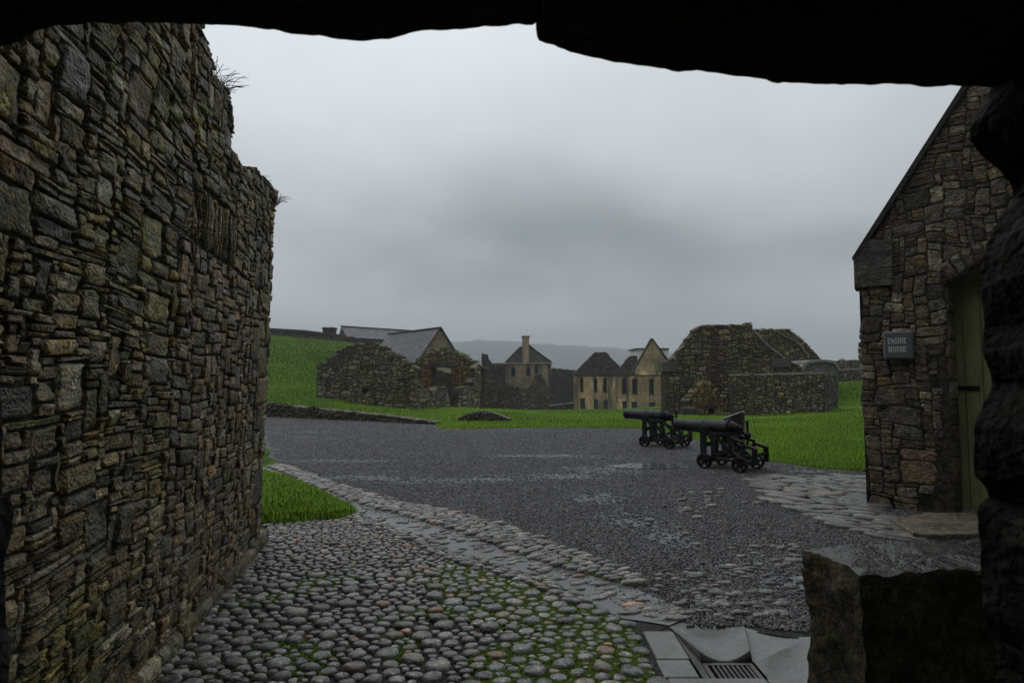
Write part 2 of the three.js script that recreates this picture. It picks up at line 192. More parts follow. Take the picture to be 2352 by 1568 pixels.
function stonePatch(fr, rc, o, r) {
  const [u0, v0, u1, v1] = rc, cu = (u0 + u1) / 2, cv = (v0 + v1) / 2, hu = Math.max(0.01, (u1 - u0) / 2 - o.gap * (0.35 + 0.5 * r())), hv = Math.max(0.008, (v1 - v0) / 2 - o.gap * (0.35 + 0.5 * r()));
  const L = LN[o.lines], n = L.length, pos = new Float32Array(n * n * 3), uv = new Float32Array(n * n * 2), col = new Float32Array(n * n * 3), idx = [];
  const t = o.tint(cu, cv, r), ru = r() * 9, rv = r() * 9, sd = r() * 50, rnd = (o.round ?? 0.35) * (0.6 + 0.8 * r()), proud = o.proud * (0.35 + 1.1 * r()), tu = (r() - 0.5) * 2 * o.proud * (o.tilt ?? 0.3), tv = (r() - 0.5) * 2 * o.proud * (o.tilt ?? 0.3), wf = o.wf ?? 1.6, wa = o.warp ?? 0.03, rot = (r() - 0.5) * (o.twist ?? 0.06), sk = (r() - 0.5) * (o.skew ?? 0.25);
  for (let j = 0; j < n; j++) for (let i = 0; i < n; i++) {
    let s = L[i], q = L[j]; const e = Math.max(Math.abs(s), Math.abs(q)), k = j * n + i;
    let a = mix(s, s * Math.sqrt(1 - q * q / 2), rnd), b = mix(q, q * Math.sqrt(1 - s * s / 2), rnd);
    a += sk * b * Math.min(1, hv / hu); const jr = o.edge ?? 0.10;
    a *= 1 + jr * perlin.noise(s * 1.3 + sd, q * 1.3, 3.3); b *= 1 + jr * perlin.noise(s * 1.3, q * 1.3 + sd, 8.1);
    let u = cu + a * hu - rot * b * hv, v = cv + b * hv + rot * a * hu;
    u += wa * perlin.noise(u * wf, v * wf, o.seed + 0.3) ; v += wa * 1.3 * perlin.noise(u * wf + 31, v * wf, o.seed + 4.7);
    let nz = fbm3(u * o.rf, v * o.rf * (o.strata ?? 1.8), sd, o.lines > 6 ? 4 : 2); if (o.lines > 6) nz = 0.75 * nz + 0.45 * (0.28 - Math.abs(perlin.noise(u * o.rf * 0.7, v * o.rf * 1.9, sd + 9)));
    const prof = e >= 0.999 ? -o.sink : (proud * (1 - 0.38 * Math.pow(e, 5)) + tu * s + tv * q + o.rough * nz);
    const z = e >= 0.999 ? prof : Math.max(-o.sink * 0.5, prof);
    pos[3 * k] = fr.o.x + fr.U.x * u + fr.V.x * v + fr.N.x * z; pos[3 * k + 1] = fr.o.y + fr.U.y * u + fr.V.y * v + fr.N.y * z; pos[3 * k + 2] = fr.o.z + fr.U.z * u + fr.V.z * v + fr.N.z * z;
    const ed = e >= 0.999 ? proud + o.sink : 0; uv[2 * k] = u + ru + (Math.abs(L[i]) === 1 ? ed * L[i] : 0); uv[2 * k + 1] = v + rv + (Math.abs(L[j]) === 1 ? ed * L[j] : 0); const m = 1 + 0.35 * nz; col[3 * k] = t[0] * m; col[3 * k + 1] = t[1] * m; col[3 * k + 2] = t[2] * m;
    if (i < n - 1 && j < n - 1) idx.push(k, k + 1, k + n + 1, k, k + n + 1, k + n);
  }
  const g = new THREE.BufferGeometry(); g.setAttribute('position', new THREE.BufferAttribute(pos, 3)); g.setAttribute('uv', new THREE.BufferAttribute(uv, 2)); g.setAttribute('color', new THREE.BufferAttribute(col, 3)); g.setIndex(idx); g.computeVertexNormals();
  const c = put(fr, cu, cv, 0), toCam = V3(0, EYE, 0).sub(c), d = toCam.length();
  return { g, c, show: hu * hv * 4 * Math.max(0.02, toCam.dot(fr.N) / d) / (d * d), inFrame: 1 };
}
// lump: a rough block, rounded and noisy (cap stones, boulders)
function lump(w, h, d, seed, n = 4, rough = 0.12, round = 0.45, tint = [0.16, 0.15, 0.12]) {
  const g0 = new THREE.BoxGeometry(2, 2, 2, n, n, n); g0.deleteAttribute('uv'); g0.deleteAttribute('normal'); const g = mergeVertices(g0), p = g.attributes.position, uv = new Float32Array(p.count * 2), col = new Float32Array(p.count * 3);
  for (let i = 0; i < p.count; i++) { let x = p.getX(i), y = p.getY(i), z = p.getZ(i); const l = Math.hypot(x, y, z), k = mix(1, 1.18 / l, round); x *= k; y *= k; z *= k; const q = 1 + rough * 2 * fbm3(x * 1.1 + seed, y * 1.1 - seed, z * 1.1 + seed * 0.5, 3); x *= q; y *= q; z *= q; p.setXYZ(i, x * w / 2, y * h / 2, z * d / 2); uv[2 * i] = (x * w / 2 + z * d * 0.31) + seed; uv[2 * i + 1] = y * h / 2 + z * d * 0.4; const m = 1 + 0.4 * perlin.noise(x * 1.5 + seed, y * 1.5, z * 1.5); col[3 * i] = tint[0] * m; col[3 * i + 1] = tint[1] * m; col[3 * i + 2] = tint[2] * m; }
  g.setAttribute('uv', new THREE.BufferAttribute(uv, 2)); g.setAttribute('color', new THREE.BufferAttribute(col, 3)); g.computeVertexNormals(); return g;
}
// one face of rubble: core behind, stones in front; stones go to the list of their thing
function face(list, fr, top, o, holes = []) {
  let H = 0; for (let u = 0; u <= fr.W; u += 0.05) H = Math.max(H, top(u));
  const m = o.margin ?? 0.0;
  const rects = pack(fr.W, H + 0.3, o.cw, o.ch, o.sizes, o.r, (u, v) => v < top(u) - m && u < fr.W && !holes.some(h => u > h[0] && u < h[1] && v > h[2] && v < h[3]));
  for (const rc of rects) { if (o.skip && o.skip(rc)) continue; list.push(stonePatch(fr, rc, o, o.r)); }
}
function core(fr, top, thick, holes = [], drop = 0.05, step = 0.2) {
  const s = new THREE.Shape(); s.moveTo(0, 0); s.lineTo(fr.W, 0); const n = Math.max(2, Math.ceil(fr.W / step)); for (let i = n; i >= 0; i--) { const u = fr.W * i / n; s.lineTo(u, Math.max(0.02, top(u) - drop)); }
  for (const h of holes) { const p = new THREE.Path(); const a = Math.max(0.01, h[0]), b = Math.min(fr.W - 0.01, h[1]), c = Math.max(0.01, h[2]), d = h[3]; p.moveTo(a, c); p.lineTo(a, d); p.lineTo(b, d); p.lineTo(b, c); p.closePath(); s.holes.push(p); }
  const g = new THREE.ExtrudeGeometry(s, { depth: thick, bevelEnabled: false, curveSegments: 4 }); g.translate(0, 0, -thick); g.applyMatrix4(basis(fr)); return metreUV(g);
}
function caps(list, fr, top, thick, w, h, r, tint, skip) { for (let u = 0.02; u < fr.W; ) { const ww = w * (0.6 + 0.8 * r()), hh = h * (0.5 + r()); if (!(skip && skip(u))) { const g = lump(ww * 1.05, hh, thick * (0.9 + 0.25 * r()), r() * 90, 3, 0.10, 0.35, tint(r)); const sl = Math.atan2(top(u + ww) - top(u), ww); g.rotateZ(clamp(sl, -1, 1) * 0.8 + (r() - 0.5) * 0.16); g.rotateY((r() - 0.5) * 0.15); g.translate(u + ww / 2, top(u + ww / 2) - hh * 0.15, -thick / 2); g.applyMatrix4(basis(fr)); const c = put(fr, u, top(u), 0), d = c.distanceTo(V3(0, EYE, 0)); list.push({ g, c, show: ww * hh / (d * d) }); } u += ww; } }
function finish(list, g, mat, most = 300, name = 'stone', rest = 'rubble') {
  list.sort((a, b) => b.show - a.show);
  list.slice(0, most).forEach(s => part(name, s.g, mat, g));
  const tail = list.slice(most).map(s => s.g);
  if (tail.length) { const m = part(rest, mergeGeometries(tail), mat, g); m.userData.kind = 'stuff'; }
}
const pxTop = (fr, pts) => interp(pts.map(p => onPlane(fr, p[0], p[1])).sort((a, b) => a[0] - b[0]));
const pxHole = (fr, x0, x1, y0, y1) => { const a = onPlane(fr, x0, y1), b = onPlane(fr, x1, y0); return [a[0], b[0], a[1], b[1]]; };
const Z1 = (x, y) => [602.1 + 0.32 * x, 715 + 0.32 * y], Z2 = (x, y) => [1223 + 0.328 * x, 696.2 + 0.328 * y];   // measured on enlarged parts of the photograph

// ---------------------------------------------------------------- the ground
const YARD = [[-2.55, 7.95], [-4.75, 11.9], [-8, 19], [-12.6, 29.5], [-2.9, 22.3], [-2.4, 20.2], [-0.4, 20.6], [2, 20.9], [4.4, 20.5], [5.0, 18.2], [5.5, 15.6], [5.3, 13.4], [5.5, 12.6], [6.0, 11.6], [6.9, 11.1], [7.4, 10.6], [7.6, 4.2], [3.0, 3.0], [2.3, 3.3], [2.28, 4.3], [1.85, 4.60], [1.0, 4.62], [0.85, 4.6], [0.75, 4.9], [0.2, 5.55], [-0.6, 6.6], [-1.6, 7.5]];
const LEVEL = [[-2.95, -12], [-2.95, 7], [-5.2, 11.8], [-12.9, 29.7], [-2.9, 22.4], [-2.4, 20.3], [4.6, 20.6], [5.6, 15.6], [7.6, 11.2], [9.5, 8.5], [9.5, -12]];
const CTRL = [];
const ctl = (px, py, d) => { const p = at(px, py, d); CTRL.push([p.x, d, p.y]); };
[[630, 777, 80], [560, 770, 80], [700, 778, 80], [760, 784, 76], [797, 795, 70], [630, 842, 48], [700, 836, 50], [640, 885, 38], [728, 917, 36], [860, 933, 34.5], [954, 944, 33], [1103, 940, 40], [630, 920, 31], [560, 900, 34], [800, 935, 30], [950, 955, 26.5], [1170, 949, 27], [1250, 956, 26.5], [1350, 958, 26], [1450, 958, 26.5], [1530, 957, 30], [1600, 957, 33], [1690, 954, 31], [1895, 946, 31], [1925, 938, 34], [1984, 878, 41], [2040, 872, 42], [1990, 960, 22], [1900, 985, 20], [1750, 985, 20], [2100, 950, 23], [1985, 1020, 15]].forEach(c => ctl(...c));
CTRL.push([-2, 45, -1.6], [0, 55, -3.2], [8, 60, -3.4], [2, 75, -3.8], [-6, 80, -3.4], [-14, 62, 0.6], [14, 75, -3.5], [20, 55, -0.5], [-14, 48, 1.3], [-20, 90, 7.6], [-35, 85, 8], [-60, 80, 8], [25, 60, 1.0], [40, 60, 2], [5, 33, -0.6], [-40, 30, 3], [30, 20, 1], [-2, 100, -5], [0, 200, -7], [-100, 200, -7], [100, 200, -7], [0, 700, -8], [-600, 600, -8], [600, 600, -8], [0, 1500, -8], [-1500, 800, -8], [1500, 800, -8], [0, -60, 0], [-60, -20, 0], [60, -20, 0], [300, -300, 0], [-300, -300, 0]);
function G(x, d) {
  let w = inPoly(x, d, LEVEL) ? 0 : smooth(0, 3.5, polyDist(x, d, LEVEL));
  if (w === 0) return d > 2.9 && d < 4.9 && x > 0.5 && x < 2.5 ? -0.3 * smooth(0.85, 0.45, Math.max(Math.abs(x - 1.45) - 0.05, Math.abs(d - 3.85) + 0.15)) : 0;
  let a = 0, b = 0; for (const c of CTRL) { const q = ((x - c[0]) ** 2 + (d - c[1]) ** 2) / (1 + 0.004 * c[1] * c[1]) + 0.4, k = 1 / (q * Math.sqrt(q)); a += k * c[2]; b += k; }
  return w * (a / b + 0.10 * perlin.noise(x * 0.35, d * 0.35, 1) * smooth(8, 25, d));
}
{ // one sheet to the horizon
  const nx = 300, nd = 320, pos = [], uv = [], idx = [];
  for (let j = 0; j <= nd; j++) for (let i = 0; i <= nx; i++) { const x = 10 * Math.sinh(6.0 * (2 * i / nx - 1)) / Math.sinh(6.0) * 200, t = 2 * j / nd - 1, d = 12 + 10 * Math.sinh(5.7 * t) / Math.sinh(5.7) * (t < 0 ? 120 : 180); pos.push(x, G(x, d), -d); uv.push(x, d); }
  for (let j = 0; j < nd; j++) for (let i = 0; i < nx; i++) { const a = j * (nx + 1) + i; idx.push(a, a + 1, a + nx + 2, a, a + nx + 2, a + nx + 1); }
  const g = new THREE.BufferGeometry(); g.setAttribute('position', new THREE.Float32BufferAttribute(pos, 3)); g.setAttribute('uv', new THREE.Float32BufferAttribute(uv, 2)); g.setIndex(idx); g.computeVertexNormals();
  struct(mk('ground', g, M.lawn), 'green lawn and grassy slopes around the old fort');
}
function sheet(poly, y, hole) { const s = new THREE.Shape(poly.map(p => new THREE.Vector2(p[0], p[1]))); if (hole) s.holes.push(new THREE.Path(hole.map(p => new THREE.Vector2(p[0], p[1])))); const g = new THREE.ShapeGeometry(s, 1); const p = g.attributes.position, uv = g.attributes.uv, n = g.attributes.normal; for (let i = 0; i < p.count; i++) { const x = p.getX(i), d = p.getY(i); p.setXYZ(i, x, typeof y === 'function' ? y(x, d) : y, -d); n.setXYZ(i, 0, 1, 0); uv.setXY(i, x, d); } return g; }
function ragged(poly, step, amp, seed) { const out = []; for (let i = 0; i < poly.length; i++) { const a = poly[i], b = poly[(i + 1) % poly.length], L = Math.hypot(b[0] - a[0], b[1] - a[1]), n = Math.max(1, Math.round(L / step)); for (let k = 0; k < n; k++) { const x = mix(a[0], b[0], k / n), y = mix(a[1], b[1], k / n); out.push([x + amp * perlin.noise(x * 1.7, y * 1.7, seed), y + amp * perlin.noise(x * 1.7, y * 1.7, seed + 9)]); } } return out; }
const WET = [[-2.1, 20.0, 1.8, 0.7], [-6.5, 19.2, 2.6, 0.5], [-5.0, 17.6, 2.2, 0.35], [-2.6, 10.5, 1.7, 0.5], [-1.4, 10.2, 1.2, 0.4], [-0.4, 10.4, 1.1, 0.42], [0.7, 10.6, 1.4, 0.5], [1.7, 11.3, 1.4, 0.6], [2.6, 11.7, 1.0, 0.5], [1.45, 7.4, 0.5, 0.6], [1.75, 6.7, 0.4, 0.5], [1.15, 8.7, 0.6, 0.5], [-3.5, 12.6, 1.6, 0.4], [0.6, 13.4, 2.2, 0.4], [5.6, 11.2, 0.6, 0.25], [2.5, 5.2, 0.5, 0.4], [0.2, 20.2, 0.8, 0.3]];
const wetAt = (x, d) => { let w = 0; for (const e of WET) w = Math.max(w, 1.25 - Math.hypot((x - e[0]) / e[2], (d - e[1]) / e[3])); return w + 0.75 * fbm3(x * 1.1, d * 2.2, 6.2, 4) ; };
{ // gravel yard: wetter where the water gathers (roughness and wet-dark colour by place)
  const N = 1024, r = tex(N, (i, o) => { const x = -14 + (i % N + 0.5) / N * 22, d = 0 + (((i / N) | 0) + 0.5) / N * 31; const w = smooth(0.1, 0.75, wetAt(x, d)), big = smooth(-0.35, 0.45, fbm3(x * 0.35, d * 0.6, 2.2, 4)); o[0] = o[1] = o[2] = mix(mix(0.5, 0.66, big), 0.16, w); }, 1, false);
  r.offset.set(14 / 22, 0); r.repeat.set(1 / 22, 1 / 31); M.gravel.roughness = 1; M.gravel.roughnessMap = r;
  const yard = new THREE.Group(); yard.name = 'gravel_yard'; scene.add(yard); struct(yard, 'wet dark grey gravel yard with puddles and bedded stones');
  mk('gravel_bed', sheet(ragged(YARD, 0.35, 0.18, 3), 0.010), M.gravel, yard);
  M.yard = yard;
}
const rp = rng(77);
{ // loose gravel
  const gs = new THREE.IcosahedronGeometry(1, 0); { const p = gs.attributes.position; for (let i = 0; i < p.count; i++) { const k = 1 + 0.35 * perlin.noise(p.getX(i) * 2.3, p.getY(i) * 2.3, p.getZ(i) * 2.3); p.setXYZ(i, p.getX(i) * k, p.getY(i) * k * 0.7, p.getZ(i) * k); } gs.computeVertexNormals(); }
  const n = 200000, im = new THREE.InstancedMesh(gs, M.pebble, n), m = new THREE.Matrix4(), q = new THREE.Quaternion(), e = new THREE.Euler(), c = new THREE.Color(); let k = 0, tries = 0;
  while (k < n && tries++ < 2e6) {
    const d = 3.0 * Math.pow(9.0, Math.pow(rp(), 0.8)), x = (rp() * 2 - 1) * (0.93 * d + 0.6); if (!(inPoly(x, d, YARD) || (x > 1.25 && x < 2.4 && d > 4.33 - 0.25 * (x > 1.66 ? x - 1.66 : 0) && d < 4.9))) continue;
    if (!(d < 4.9 && x < 2.4) && polyDist(x, d, YARD) < 0.1 + 0.2 * perlin.noise(x * 2, d * 2, 5)) continue;
    const w = wetAt(x, d); if (rp() < smooth(0.25, 0.9, w) * 0.75) continue;
    const dens = 0.55 + 0.9 * fbm3(x * 0.9, d * 0.9, 7.7, 3); if (rp() > dens + 0.25) continue;
    const s = (0.005 + 0.010 * rp() * rp() + 0.004 * rp()) * mix(1, 1.45, smooth(6, 20, d)) * (d < 6.5 ? 1.1 : 1); e.set(rp() * 6, rp() * 6, rp() * 6); q.setFromEuler(e);
    m.compose(V3(x, 0.010 + s * 0.28, -d), q, V3(s * (0.8 + 0.6 * rp()), s, s * (0.8 + 0.6 * rp()))); im.setMatrixAt(k, m);
    const b = 0.052 + 0.17 * rp() * rp() * rp() + 0.045 * rp(), wv = rp() < 0.12 ? 1.18 : 1; c.setRGB(b * wv, b * 1.0, b * (2.045 - wv)); im.setColorAt(k, c); k++;
  }
  im.count = k; im.name = 'gravel'; im.castShadow = im.receiveShadow = true; stuff(im, 'loose dark wet gravel scattered over the yard'); scene.add(im);
}
// cobbles and other set stones: cells round scattered points, shrunk and domed
function scatter(poly, r, rad, tries, stretch, ang) { // larger first; in axes turned by ang and squeezed along the stone
  const ca = Math.cos(ang), sa = Math.sin(ang), pts = [], grid = new Map(), cs = 0.25; const xs = poly.map(p => p[0]), ys = poly.map(p => p[1]), x0 = Math.min(...xs), x1 = Math.max(...xs), y0 = Math.min(...ys), y1 = Math.max(...ys);
  for (let t = 0; t < tries; t++) { const x = mix(x0, x1, r()), y = mix(y0, y1, r()); if (!inPoly(x, y, poly)) continue; const R = rad(x, y, t / tries, r), u = (x * ca + y * sa) / stretch, v = -x * sa + y * ca; const gi = Math.floor(u / cs), gj = Math.floor(v / cs); let ok = true; for (let a = -2; a <= 2 && ok; a++) for (let b = -2; b <= 2 && ok; b++) for (const p of grid.get((gi + a) + ',' + (gj + b)) || []) if (Math.hypot(p.u - u, p.v - v) < p.R + R) { ok = false; break; } if (!ok) continue; const p = { u, v, R }; const key = gi + ',' + gj; grid.has(key) ? grid.get(key).push(p) : grid.set(key, [p]); pts.push(p); }
  for (const p of pts) { // power cell
    let c = []; for (let k = 0; k < 12; k++) c.push([Math.cos(k * Math.PI / 6) * p.R * 1.7, Math.sin(k * Math.PI / 6) * p.R * 1.7]); const gi = Math.floor(p.u / cs), gj = Math.floor(p.v / cs);
    for (let a = -3; a <= 3; a++) for (let b = -3; b <= 3; b++) for (const q of grid.get((gi + a) + ',' + (gj + b)) || []) { if (q === p) continue; const dx = q.u - p.u, dy = q.v - p.v, D = Math.hypot(dx, dy); if (D > (p.R + q.R) * 2.2) continue; const m = (D * D + p.R * p.R - q.R * q.R) / (2 * D), nx = dx / D, ny = dy / D, o = []; for (let k = 0; k < c.length; k++) { const A = c[k], B = c[(k + 1) % c.length], da = A[0] * nx + A[1] * ny - m, db = B[0] * nx + B[1] * ny - m; if (da <= 0) o.push(A); if (da * db < 0) { const t = da / (da - db); o.push([mix(A[0], B[0], t), mix(A[1], B[1], t)]); } } c = o; if (c.length < 3) break; }
    p.cell = c; p.ca = ca; p.sa = sa; p.st = stretch; p.x = p.u * stretch * ca - p.v * sa; p.d = p.u * stretch * sa + p.v * ca;
  }
  return pts.filter(p => p.cell.length > 2);
}
function cobbleGeo(p, h, y, fill, tint, r, flat = 0.5, seg = 14) {
  const rad = []; for (let k = 0; k < seg; k++) { const a = k / seg * 2 * Math.PI, x = Math.cos(a), z = Math.sin(a); let t = 9; for (let i = 0; i < p.cell.length; i++) { const A = p.cell[i], B = p.cell[(i + 1) % p.cell.length], ex = B[0] - A[0], ey = B[1] - A[1], den = x * ey - z * ex; if (Math.abs(den) < 1e-9) continue; const tt = (A[0] * ey - A[1] * ex) / den; const s = Math.abs(ex) > Math.abs(ey) ? (x * tt - A[0]) / ex : (z * tt - A[1]) / ey; if (tt > 0 && s > -0.01 && s < 1.01) t = Math.min(t, tt); } rad.push(Math.min(t, p.R * 1.8) * fill); }
  const sm = rad.map((v, k) => 0.66 * v + 0.17 * rad[(k + 1) % seg] + 0.17 * rad[(k + seg - 1) % seg]);
  const sd = r() * 80, tx = (r() - 0.5) * 0.35, tz = (r() - 0.5) * 0.35, rings = [[1.0, -0.35], [1.02, 0.35], [0.90, 0.82], [0.58, 0.98]], pos = [], uv = [], col = [], idx = [];
  const add = (u, v, hh) => { const X = u * p.st, n = fbm3(u * 9 + sd, v * 9, hh * 2, 3), x = X * p.ca - v * p.sa, d = X * p.sa + v * p.ca; pos.push(p.x + x, y + h * (hh + (hh > 0 ? 0.30 * n * (1 - flat) + 0.13 * n : 0)) + (hh > 0 ? (x * tx + d * tz) * 0.5 : 0), -(p.d + d)); uv.push(p.x + x + sd, p.d + d + h * hh); const m = 1 + 0.5 * n; col.push(tint[0] * m, tint[1] * m, tint[2] * m); };
  for (const [f, hh] of rings) for (let k = 0; k < seg; k++) { const a = k / seg * 2 * Math.PI, R = sm[k] * f; add(Math.cos(a) * R, Math.sin(a) * R, hh); }
  add(0, 0, 1); const top = rings.length * seg;
  for (let j = 0; j < rings.length - 1; j++) for (let k = 0; k < seg; k++) { const a = j * seg + k, b = j * seg + (k + 1) % seg; idx.push(a, b, b + seg, a, b + seg, a + seg); }
  for (let k = 0; k < seg; k++) idx.push((rings.length - 1) * seg + k, (rings.length - 1) * seg + (k + 1) % seg, top);
  const g = new THREE.BufferGeometry(); g.setAttribute('position', new THREE.Float32BufferAttribute(pos, 3)); g.setAttribute('uv', new THREE.Float32BufferAttribute(uv, 2)); g.setAttribute('color', new THREE.Float32BufferAttribute(col, 3)); g.setIndex(idx); g.computeVertexNormals();
  const D = Math.hypot(p.x, p.d); return { g, c: V3(p.x, 0, -p.d), show: p.R * p.R * p.st * EYE / D / (D * D) * (Math.abs(p.x) < 0.9 * p.d && p.d > 3.3 ? 1 : 0.0001) };
}
const COB = [[-1.75, 1.6], [-2.2, 3.7], [-2.35, 5], [-2.62, 6.35], [-2.95, 7.25], [-2.0, 7.55], [-1.75, 7.55], [-1.2, 6.85], [-0.62, 6.05], [-0.1, 5.5], [0.32, 5.1], [0.62, 4.75], [0.84, 4.38], [0.84, 3.4], [1.0, 3.36], [2.2, 3.36], [2.2, 1.6]];
const GUT = [[-4.9, 11.75], [-3.6, 10.0], [-2.6, 8.75], [-2.0, 8.0], [-1.15, 7.15], [-0.75, 6.75], [-0.45, 6.3], [0.02, 5.8], [0.42, 5.42], [0.8, 4.97], [1.04, 4.62], [1.22, 4.42]];
const gutW = [0.09, 0.11, 0.14, 0.17, 0.23, 0.22, 0.25, 0.19, 0.18, 0.24, 0.24, 0.15];
function strip(path, w, off0, off1) { const l = [], rr = []; path.forEach((p, i) => { const a = path[Math.max(0, i - 1)], b = path[Math.min(path.length - 1, i + 1)], L = Math.hypot(b[0] - a[0], b[1] - a[1]), nx = (b[1] - a[1]) / L, ny = -(b[0] - a[0]) / L; l.push([p[0] - nx * off0(i), p[1] - ny * off0(i)]); rr.push([p[0] - nx * off1(i), p[1] - ny * off1(i)]); }); return l.concat(rr.reverse()); }
const RIGHTBANK = strip(GUT.slice(0, 10), 0, i => gutW[i] + 0.02, i => gutW[i] + [0.28, 0.3, 0.34, 0.42, 0.5, 0.5, 0.48, 0.46, 0.36, 0.26][i]);
const LEFTBANK = strip(GUT.slice(0, 10), 0, i => -gutW[i] - 0.02, i => -gutW[i] - [0.12, 0.12, 0.14, 0.2, 0.2, 0.2, 0.2, 0.2, 0.18, 0.16][i]);
const gutDist = (x, d) => { let b = 9; for (let i = 1; i < GUT.length; i++) { const [ax, ay] = GUT[i - 1], [bx, by] = GUT[i], t = clamp(((x - ax) * (bx - ax) + (d - ay) * (by - ay)) / ((bx - ax) ** 2 + (by - ay) ** 2)); b = Math.min(b, Math.hypot(x - ax - t * (bx - ax), d - ay - t * (by - ay)) - mix(gutW[i - 1], gutW[i], t)); } return b; };
const allCobs = [];
const mossAt = (x, d) => 0.55 * smooth(-0.9, 0.9, x) + 0.9 * fbm3(x * 1.3, d * 1.6, 12.1, 4) - 0.55 * smooth(5.3, 6.4, d) + (gutDist(x, d) > 0 ? 0.35 * smooth(0.7, 0.25, gutDist(x, d)) : 0);
{
  const pav = new THREE.Group(); pav.name = 'cobbled_paving'; scene.add(pav); struct(pav, 'rounded wet grey cobbles with moss between them');
  mk('paving_bed', sheet(COB, 0.006), M.soil, pav);
  const bank = new THREE.Group(); bank.name = 'gutter_paving'; scene.add(bank); struct(bank, 'slanting cobbles set along both sides of the gutter');
  const bed = sheet(strip(GUT, 0, i => 0.55, i => -0.40), 0.013); mk('gutter_bed', bed, M.soil, bank);
  const r = rng(4242), tint = (r) => { const k = r(); const b = (0.12 + 0.11 * r()) * 2.9; return k < 0.035 ? [b * 1.7, b * 1.05, b * 0.72] : k < 0.10 ? [b * 1.25, b * 1.08, b * 0.9] : k < 0.2 ? [b * 1.3, b * 1.27, b * 1.2] : [b * 1.0, b * 0.985, b * 0.99]; };
  const main = scatter(COB, r, (x, d, t, r) => { const z = d > 6.2 ? 0.72 : d > 5.4 ? 0.85 : 1; return z * (t < 0.004 ? 0.055 + 0.02 * r() : t < 0.05 ? 0.040 + 0.014 * r() : t < 0.28 ? 0.029 + 0.012 * r() : 0.017 + 0.011 * r()); }, 220000, 1.25, 0.06);
  const l1 = main.filter(p => gutDist(p.x, p.d) > 0.03).map(p => { p.top = 0.006; return cobbleGeo(p, (0.013 + 0.34 * p.R * (0.6 + 0.8 * r())), 0.006, 0.85 - 0.13 * r(), tint(r), r, 0.6 + 0.35 * r(), 12); }); allCobs.push(...main);
  finish(l1, pav, M.cobble, 300, 'cobble', 'small_cobbles');
  const rb = scatter(RIGHTBANK, r, (x, d, t, r) => (t < 0.1 ? 0.032 + 0.010 * r() : 0.019 + 0.010 * r()), 60000, 2.1, 0.25), lb = scatter(LEFTBANK, r, (x, d, t, r) => 0.018 + 0.012 * r(), 40000, 2.2, -0.42);
  const l2 = [...rb, ...lb].filter(p => gutDist(p.x, p.d) > -0.02 && (!inPoly(p.x, p.d, COB) || p.st > 2.1)).map(p => cobbleGeo(p, 0.03 + 0.45 * p.R, 0.013, 0.9, tint(r), r, 0.4, 12)); allCobs.push(...rb, ...lb);
  // half-drowned stones in the channel
  for (let i = 0; i < 130; i++) { const t = Math.pow(r(), 0.7) * 10.4 + 0.3, k = Math.floor(t), f = t - k, x = mix(GUT[k][0], GUT[k + 1][0], f) + (r() - 0.5) * 0.42, d = mix(GUT[k][1], GUT[k + 1][1], f) + (r() - 0.5) * 0.25; if (d < 4.45) continue; const R = 0.022 + 0.03 * r(), c = []; for (let a = 0; a < 8; a++) c.push([Math.cos(a * Math.PI / 4) * R * (0.8 + 0.4 * r()), Math.sin(a * Math.PI / 4) * R * 0.9]); const an = 0.1 + 0.5 * r(); l2.push(cobbleGeo({ cell: c, R, ca: Math.cos(an), sa: Math.sin(an), st: 2.0, x, d }, 0.014 + 0.012 * r(), 0.014, 1, tint(r), r, 0.3, 10)); }
  finish(l2, bank, M.cobble, 300, 'set_stone', 'small_set_stones');
  // water in the gutter
  const wp = ragged(strip(GUT, 0, i => gutW[i] * 1.1, i => -gutW[i] * 1.1), 0.12, 0.10, 41);
  struct(mk('gutter_water', sheet(wp, 0.021), M.runnel), 'shallow rain water running down the cobbled gutter');
  // stones bedded in the gravel
  const l3 = [], spots = [[1560, 1660, 1125, 1180, 26], [1650, 1860, 1255, 1345, 34], [1590, 1840, 1290, 1420, 40], [1500, 1640, 1310, 1400, 30], [1480, 1620, 1140, 1260, 8], [1700, 1800, 1150, 1165, 3], [1560, 1800, 1360, 1430, 26]];
  for (const [x0, x1, y0, y1, n] of spots) for (let i = 0; i < n; i++) { const g0 = onGround(mix(x0, x1, r()), mix(y0, y1, r())); if (inPoly(g0.x, -g0.z, COB) || gutDist(g0.x, -g0.z) < 0.03 || (g0.x > 0.85 && g0.x < 2.2 && -g0.z < 4.32)) continue; const R = 0.02 + 0.035 * r() * r() + 0.012 * r(), c = []; for (let a = 0; a < 8; a++) c.push([Math.cos(a * Math.PI / 4) * R * (0.8 + 0.4 * r()), Math.sin(a * Math.PI / 4) * R * (0.8 + 0.3 * r())]); const an = (r() - 0.5) * 0.8; l3.push(cobbleGeo({ cell: c, R, ca: Math.cos(an), sa: Math.sin(an), st: 1.6, x: g0.x, d: -g0.z }, 0.020 + 0.35 * R, 0.008, 1, tint(r).map(v => v * 0.72), r, 0.5, 12)); }
  finish(l3, M.yard, M.cobble, 300, 'bedded_stone');
  // slate edging by the engine house
  const SL = [[1748, 1103], [1800, 1098], [1880, 1100], [1992, 1098], [1995, 1185], [2050, 1190], [2100, 1215], [2110, 1245], [2040, 1240], [1960, 1220], [1880, 1190], [1800, 1160], [1770, 1130]].map(p => { const g = onGround(...p); return [g.x, -g.z]; });
  const flag = new THREE.Group(); flag.name = 'slate_paving'; scene.add(flag); struct(flag, 'narrow slate paving on edge beside the engine house');
  mk('slate_bed', sheet(ragged(SL, 0.25, 0.1, 8), 0.014), M.soil, flag);
  const sl = scatter(SL, r, (x, d, t, r) => (t < 0.1 ? 0.065 + 0.03 * r() : 0.03 + 0.025 * r()), 40000, 2.9, -0.62); allCobs.push(...sl);
